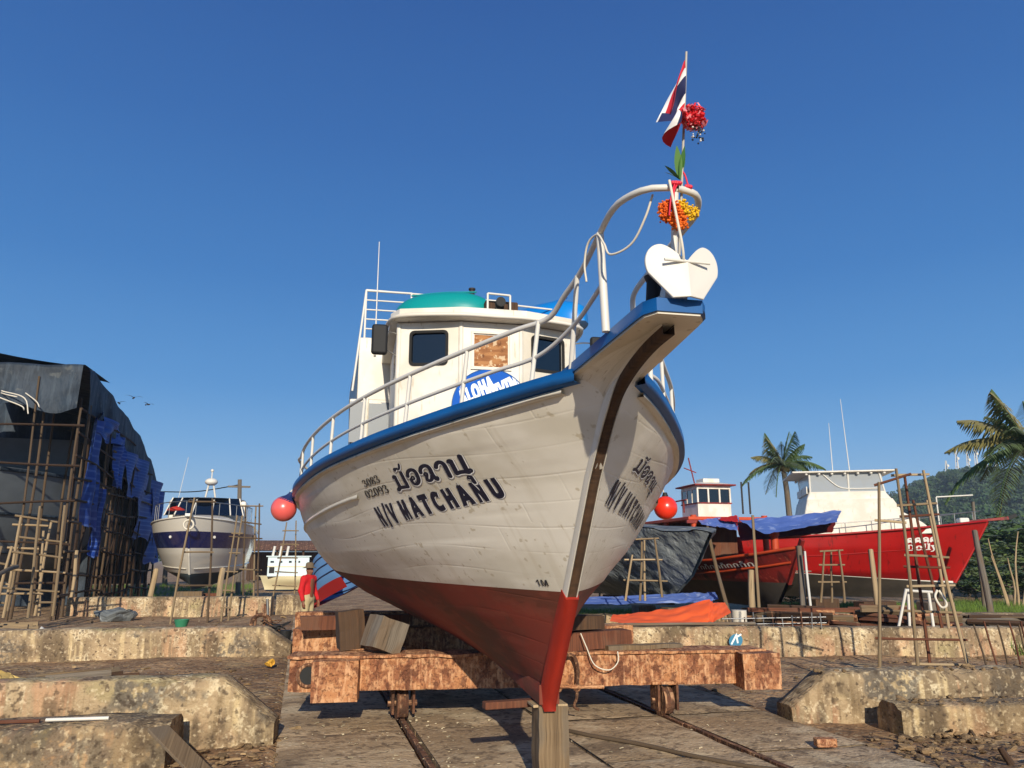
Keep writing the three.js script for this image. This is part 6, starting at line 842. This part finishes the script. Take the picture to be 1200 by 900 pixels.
  const hillG = gridGeo(150, 40, (a, b) => { const px = lerp(760, 1500, a), d = lerp(180, 520, b), crest = at(px, hillTop(px), 520), h = Math.max(0, crest.y) * Math.pow(smooth(0, 1, b), 0.9), q = gpos(px, d); const n = 5 * N3(q.x * 0.05, q.z * 0.05) + 2.4 * N3(q.x * 0.15, q.z * 0.15, 3); return [q.x, h + n * smooth(0, 0.25, b) * (h > 3 ? 1 : 0.3) - 1, q.z, q.x * 0.05, q.z * 0.05]; });
  const hillMat = std({ map: tex(512, (u, v) => { let k = mix3(hex(0x33491f), hex(0x23351a), fbm(u, v, 8, 8, 5, 1401)); return mix3(k, hex(0x55682c), 0.6 * smooth(0.55, 0.7, fbm(u, v, 30, 30, 3, 1407))); }), roughness: 1 });
  tag(structure(mesh('hill', hillG, hillMat)), 'green wooded hill at the right behind the boats', 'hill');
  const clump = crownGeo(5, 26, 0.3), im = new THREE.InstancedMesh(clump, leafB, 5200); im.name = 'hill_forest'; const mt = new THREE.Matrix4(), hp = hillG.attributes.position, col = new THREE.Color();
  for (let i = 0; i < 5200; i++) { const a = rnd(0.2, 0.93), b = Math.pow(rnd(0.12, 1), 0.75), k = Math.round(b * 40) * 151 + Math.round(a * 150), s = rnd(2.2, 4.6); mt.makeRotationY(rnd(0, 6)).scale(V(s, s * rnd(0.8, 1.2), s)).setPosition(hp.getX(k) + rnd(-3, 3), hp.getY(k) + s * 0.3, hp.getZ(k) + rnd(-5, 5)); im.setMatrixAt(i, mt); const c = rnd(0.7, 1.25); im.setColorAt(i, col.setRGB(c * rnd(0.85, 1.25), c, c * rnd(0.75, 1))); }
  im.castShadow = im.receiveShadow = true; scene.add(im); scene.fog = new THREE.FogExp2(new THREE.Color(0.55, 0.68, 0.82), 0.00045); tag(stuff(im), 'dense trees covering the hill at right', 'forest');
  const far = gridGeo(60, 6, (a, b) => { const px = lerp(-300, 760, a), d = lerp(900, 1400, b), top = at(px, 650 - 16 * Math.max(0, N3(px * 0.006 + 2.2, 1.3)) - 12 * smooth(300, 372, px) * smooth(480, 380, px), 1400).y, q = gpos(px, d); return [q.x, top * smooth(0, 1, b) + 2 * N3(px * 0.1, b * 4) - 2, q.z, q.x * 0.02, q.z * 0.02]; });
  tag(structure(mesh('distant_hills', far, hillMat)), 'low distant hills along the left horizon', 'hill');
  [[1111, 556, 10], [1124, 556, 16], [1137, 555, 14], [1147, 555, 19], [1158, 554, 12], [1170, 558, 9]].forEach(([px, py, hgt], k) => { const p = at(px, py + 4, 515), t = thing('radio_tower', ['short', 'tall', 'slim', 'tallest', 'middle', 'last'][k] + ' lattice radio tower on the hill crest, ' + ['first', 'second', 'third', 'fourth', 'fifth', 'sixth'][k] + ' from the left', 'radio tower', p, 0, 'radio towers on the hill'); for (const [x, z] of [[-1, -1], [1, -1], [0, 1]]) mesh('leg', bar(V(x * 1.1, -2, z), V(x * 0.2, hgt, z * 0.2), 0.3, 0.25, 4), M.railWhite, t); for (let i = 1; i < 5; i++) { const w = lerp(1.1, 0.2, i / 5); mesh('brace', bar(V(-w, hgt * i / 5, -w), V(w, hgt * i / 5, -w), 0.22, undefined, 4), k % 2 ? M.redOld : M.railWhite, t); } mesh('dish', new THREE.CylinderGeometry(0.8, 0.8, 0.5, 10).rotateX(1.57).translate(0.4, hgt * 0.7, 0.6), M.railWhite, t); });
  // grass at right and behind the frames
  const blade = (() => { const pos = []; for (let k = 0; k < 9; k++) { const a = rnd(0, 6.28), l = rnd(0.5, 1), x = rnd(-0.15, 0.15), z = rnd(-0.15, 0.15), dx = Math.cos(a), dz = Math.sin(a), w = 0.018, lean = rnd(0.1, 0.4); pos.push(x - dz * w, 0, z + dx * w, x + dz * w, 0, z - dx * w, x + dx * lean, l, z + dz * lean); } const g = new THREE.BufferGeometry(); g.setAttribute('position', new THREE.Float32BufferAttribute(pos, 3)); g.setAttribute('uv', new THREE.Float32BufferAttribute(new Array(pos.length / 3 * 2).fill(0.3), 2)); g.computeVertexNormals(); return g; })();
  const grassMat = leafMat(0x7f9a34, 0x56782a, 1421);
  const lawn = (label, n, fn, h) => { const g = new THREE.InstancedMesh(blade, grassMat, n); g.name = numbered('grass'); for (let i = 0; i < n; i++) { const p = fn(), s = h * rnd(0.6, 1.3); mt.makeRotationY(rnd(0, 6)).scale(V(s * 1.1, s, s * 1.1)).setPosition(p.x, -0.04, p.z); g.setMatrixAt(i, mt); const c = rnd(0.7, 1.2); g.setColorAt(i, col.setRGB(c * rnd(0.9, 1.2), c, c * 0.85)); } g.castShadow = g.receiveShadow = true; scene.add(g); tag(stuff(g), label, 'grass'); };
  lawn('tall green grass right of the sport boat', 9000, () => gpos(rnd(1095, 1260), rnd(18.5, 36)), 0.42);
  lawn('short grass under the boats at right', 6000, () => gpos(rnd(880, 1100), rnd(24, 36)), 0.25); lawn('short yellowed grass behind the blue sheet', 3500, () => gpos(rnd(670, 800), rnd(20.6, 30)), 0.16); lawn('weeds under the scaffolded boat and yacht', 1500, () => gpos(rnd(60, 300), rnd(42, 62)), 0.3);
}
// ---------- debris ----------
{
  reseed(1009);
  const scatter = (name, label, cat, g, mat, n, fn, s0, s1, tint) => { const im = new THREE.InstancedMesh(g, mat, n), mt = new THREE.Matrix4(), q = new THREE.Quaternion(), e = new THREE.Euler(), col = new THREE.Color(); im.name = numbered(name); for (let i = 0; i < n; i++) { const p = fn(), s = lerp(s0, s1, Math.pow(rnd(), 2.4)); e.set(rnd(-0.3, 0.3), rnd(0, 6), rnd(-0.3, 0.3)); mt.compose(p, q.setFromEuler(e), V(s * rnd(0.6, 1.6), s * rnd(0.25, 0.8), s * rnd(0.6, 1.3))); im.setMatrixAt(i, mt); const c = rnd(0.45, 1.15); im.setColorAt(i, col.setRGB(c * tint[0], c * tint[1], c * tint[2])); } im.castShadow = im.receiveShadow = true; scene.add(im); return tag(stuff(im), label, cat); };
  const stone = jitter(new THREE.IcosahedronGeometry(1, 1), 0.5, 1.3), chip = jitter(new THREE.BoxGeometry(1, 0.35, 0.6, 2, 1, 2), 0.3, 1.1);
  const leftStrip = () => { const b = rnd(); return b < 0.45 ? V(rnd(-9, 0.1), -0.02, rnd(-15.8, -9.2)) : b < 0.65 ? V(rnd(-1.2, -0.1), -0.01, rnd(-9, -5)) : b < 0.85 ? V(rnd(-10, 0), -0.02, rnd(-27, -17)) : V(rnd(-6, -1), -0.02, rnd(-8, -4.8)); };
  const rightStrip = () => { const b = rnd(); return b < 0.6 ? V(rnd(5.6, 11), -0.02, rnd(-7.4, -4.2)) : b < 0.8 ? V(rnd(5.7, 14), -0.02, rnd(-13.2, -8.8)) : V(rnd(5, 14), -0.02, rnd(-18, -15)); };
  scatter('rubble', 'small stones and crumbs strewn between the left walls', 'rubble', stone, M.rubble, 1500, leftStrip, 0.008, 0.045, [1, 0.92, 0.8]); scatter('rubble', 'small stones and broken concrete strewn before the right wall', 'rubble', stone, M.rubble, 2600, rightStrip, 0.008, 0.05, [1, 0.93, 0.82]);
  scatter('litter', 'pale chips and paint flakes on the slipway and yard', 'litter', chip, M.chip, 1100, () => { const b = rnd(); if (b < 0.3) { const z = rnd(-10, -5.2); return V(lerp(0.2, 1.9, rnd()) + 0.3 * rnd(-1, 1), 0.008, z); } if (b < 0.6) return V(rnd(-0.1, 5.6), 0.008, rnd(-12, -5)); const p = rnd() < 0.5 ? leftStrip() : rightStrip(); p.y = 0; return p; }, 0.004, 0.034, [1, 0.95, 0.82]);
  scatter('litter', 'dark bark and wood splinters over the yard', 'litter', chip, M.woodDark, 600, () => { const p = rnd() < 0.5 ? leftStrip() : rightStrip(); p.y = 0; return p; }, 0.008, 0.045, [1, 0.9, 0.8]);
  scatter('rubble', 'crumbled pieces on the ledge tops', 'rubble', stone, M.rubble, 260, () => rnd() < 0.5 ? V(rnd(6.6, 10), 0.28, 0).add(V(0, 0, 0)).setZ(0) && (() => { const x = rnd(6.5, 10.5); return V(x, 0.275, -7.42 + (x - 6.3) * 0.182 - rnd(0.05, 0.42)); })() : (() => { const x = rnd(5.9, 10.5); return V(x, 0.52, -8.3 + (x - 5.56) * 0.175 - rnd(0.06, 0.36)); })(), 0.012, 0.05, [1, 0.94, 0.82]);
  scatter('litter', 'torn pale scraps and wood offcuts lying between the left walls', 'litter', chip, M.bambooPale, 90, () => { const p = leftStrip(); p.y = 0.0; return p; }, 0.05, 0.16, [1, 0.95, 0.88]); scatter('litter', 'thin brown splinters and sticks on the right yard floor', 'litter', new THREE.BoxGeometry(3.2, 0.3, 0.22), M.wood, 130, () => { const p = rightStrip(); p.y = 0.0; return p; }, 0.03, 0.1, [1, 0.9, 0.8]);
  const one = (name, label, cat, g, mat) => tag(mesh(name, g, mat), label, cat);
  one('board', 'wide weathered board leaning at the broken end of the left ledge', 'board', uvm(box(0.2, 0.03, 0.78, 0, 0, 0, 0.006).rotateX(0.38).rotateY(0.72).translate(-0.93, 0.17, -7.78)), M.wood);
  one('plastic_pipe', 'white plastic pipe lying on the left ledge', 'pipe', bar(V(-2.15, 0.385, -8.3), V(-1.62, 0.385, -8.25), 0.016), M.railWhite); one('plastic_pipe', 'reddish pipe lying on the left ledge beside the white one', 'pipe', bar(V(-2.9, 0.38, -8.36), V(-2.2, 0.38, -8.3), 0.016), M.woodRed);
  one('stick', 'pale stick on the rubble at lower left', 'stick', bentPole(V(-0.75, 0.03, -7.6), V(-0.4, 0.05, -7.3), 0.022, 0.016, 0.02), M.bambooPale); one('dark_stone', 'round dark stone at the lower left corner of the slip', 'stone', jitter(new THREE.IcosahedronGeometry(0.09, 2).scale(1, 0.8, 1.1), 0.03, 9).translate(-0.22, 0.03, -7.25), M.darkMetal);
  one('brick', 'broken brick lying on the slipway at right', 'brick', uvm(box(0.2, 0.08, 0.11, 0, 0, 0, 0.012).rotateY(-0.25).translate(5.1, 0.045, -7.1)), M.rust); one('stick', 'dark stump of wood at the lower right', 'stick', bentPole(V(6.35, -0.02, -6.15), V(6.3, 0.12, -6.2), 0.035, 0.03, 0.02), M.woodDark);
  one('bucket', 'small green tub on the wall below the motor yacht', 'tub', [new THREE.LatheGeometry([[0.1, 0], [0.14, 0.14], [0.15, 0.145], [0.125, 0.135], [0.09, 0.01], [0, 0.01]].map((q) => new THREE.Vector2(...q)), 20).translate(at(213, 737, 17).x, 0.52, -16.75)], plain(0x2e7a5a, 0.5)); one('plastic_bag', 'crumpled white bag on the ground at left', 'bag', jitter(new THREE.IcosahedronGeometry(0.12, 3).scale(1.2, 0.8, 1), 0.09, 9).translate(gpos(58, 23).x, 0.06, gpos(58, 23).z), M.railWhite); one('sacking', 'dark heap of sacking against the far left wall', 'sack', jitter(new THREE.IcosahedronGeometry(0.42, 3).scale(1.5, 0.5, 0.7), 0.2, 3).translate(gpos(143, 27.6).x, 0.14, gpos(143, 27.6).z), M.tarpGrey); one('yellow_lump', 'yellow lump of foam by the left cradle end', 'foam', jitter(new THREE.IcosahedronGeometry(0.065, 3).scale(1.2, 0.7, 1), 0.06, 14).translate(gpos(324, 14.6).x, 0.05, gpos(324, 14.6).z), plain(0xd9a53a, 0.9)); one('yellow_rag', 'pile of pale yellow rags at the left edge', 'rags', jitter(new THREE.IcosahedronGeometry(0.25, 3).scale(1.6, 0.35, 0.8), 0.16, 5).translate(gpos(14, 14.6).x, 0.04, gpos(14, 14.6).z), plain(0xcdb06a, 0.95));
  // scrap engine and cables near the sloped wall end
  const sc = thing('scrap_engine', 'heap of dark scrap engine parts and cables behind the sloped wall end', 'scrap', gpos(322, 18.6)); mesh('block', uvm(box(0.34, 0.4, 0.3, 0.05, 0.2, 0, 0.03)), M.darkMetal, sc); mesh('flywheel', new THREE.TorusGeometry(0.2, 0.045, 8, 20).translate(-0.2, 0.42, 0.12), M.rustDark, sc); mesh('stand', [bar(V(-0.34, 0, 0.1), V(-0.3, 0.7, 0.1), 0.025), bar(V(-0.12, 0, 0.1), V(-0.14, 0.85, 0.08), 0.025)], M.rustDark, sc); mesh('bucket', new THREE.CylinderGeometry(0.15, 0.12, 0.28, 16).translate(0.32, 0.14, 0.12), M.black, sc); for (let k = 0; k < 6; k++) mesh('cable', tube([0, 1, 2, 3, 4].map(() => V(rnd(-0.25, 0.5), rnd(0.02, 0.5), rnd(0, 0.25))), 0.014, 24, 5), k % 3 ? M.black : M.rustDark, sc); mesh('pipe', bar(V(-0.05, 0.5, 0.1), V(-0.1, 0.95, 0.1), 0.03), M.steel, sc);
  // gulls
  [[139, 472, 1], [157, 466, 1.2], [174, 474, 0.9]].forEach(([px, py, s], k) => { const t = thing('bird', ['left bird of three gliding above the scaffolded boat', 'middle and highest bird of three above the scaffolded boat', 'right bird of three gliding beside the tarpaulin roof'][k], 'bird', at(px, py, 90), 0.4 * k, 'gliding birds'); mesh('body', new THREE.SphereGeometry(1, 10, 8).scale(0.1, 0.08, 0.3), M.darkMetal, t); for (const sd of [-1, 1]) mesh('wing', gridGeo(6, 2, (a, b) => [sd * a * 0.75 * s, 0.18 * Math.sin(a * 2.4) * s, (b - 0.5) * 0.24 * (1 - 0.7 * a) - 0.1 * a, a, b]), M.darkMetal, t); mesh('tail', new THREE.ConeGeometry(0.09, 0.22, 6).rotateX(1.57).translate(0, 0, -0.36), M.darkMetal, t); });
}
renderer.render(scene, camera);
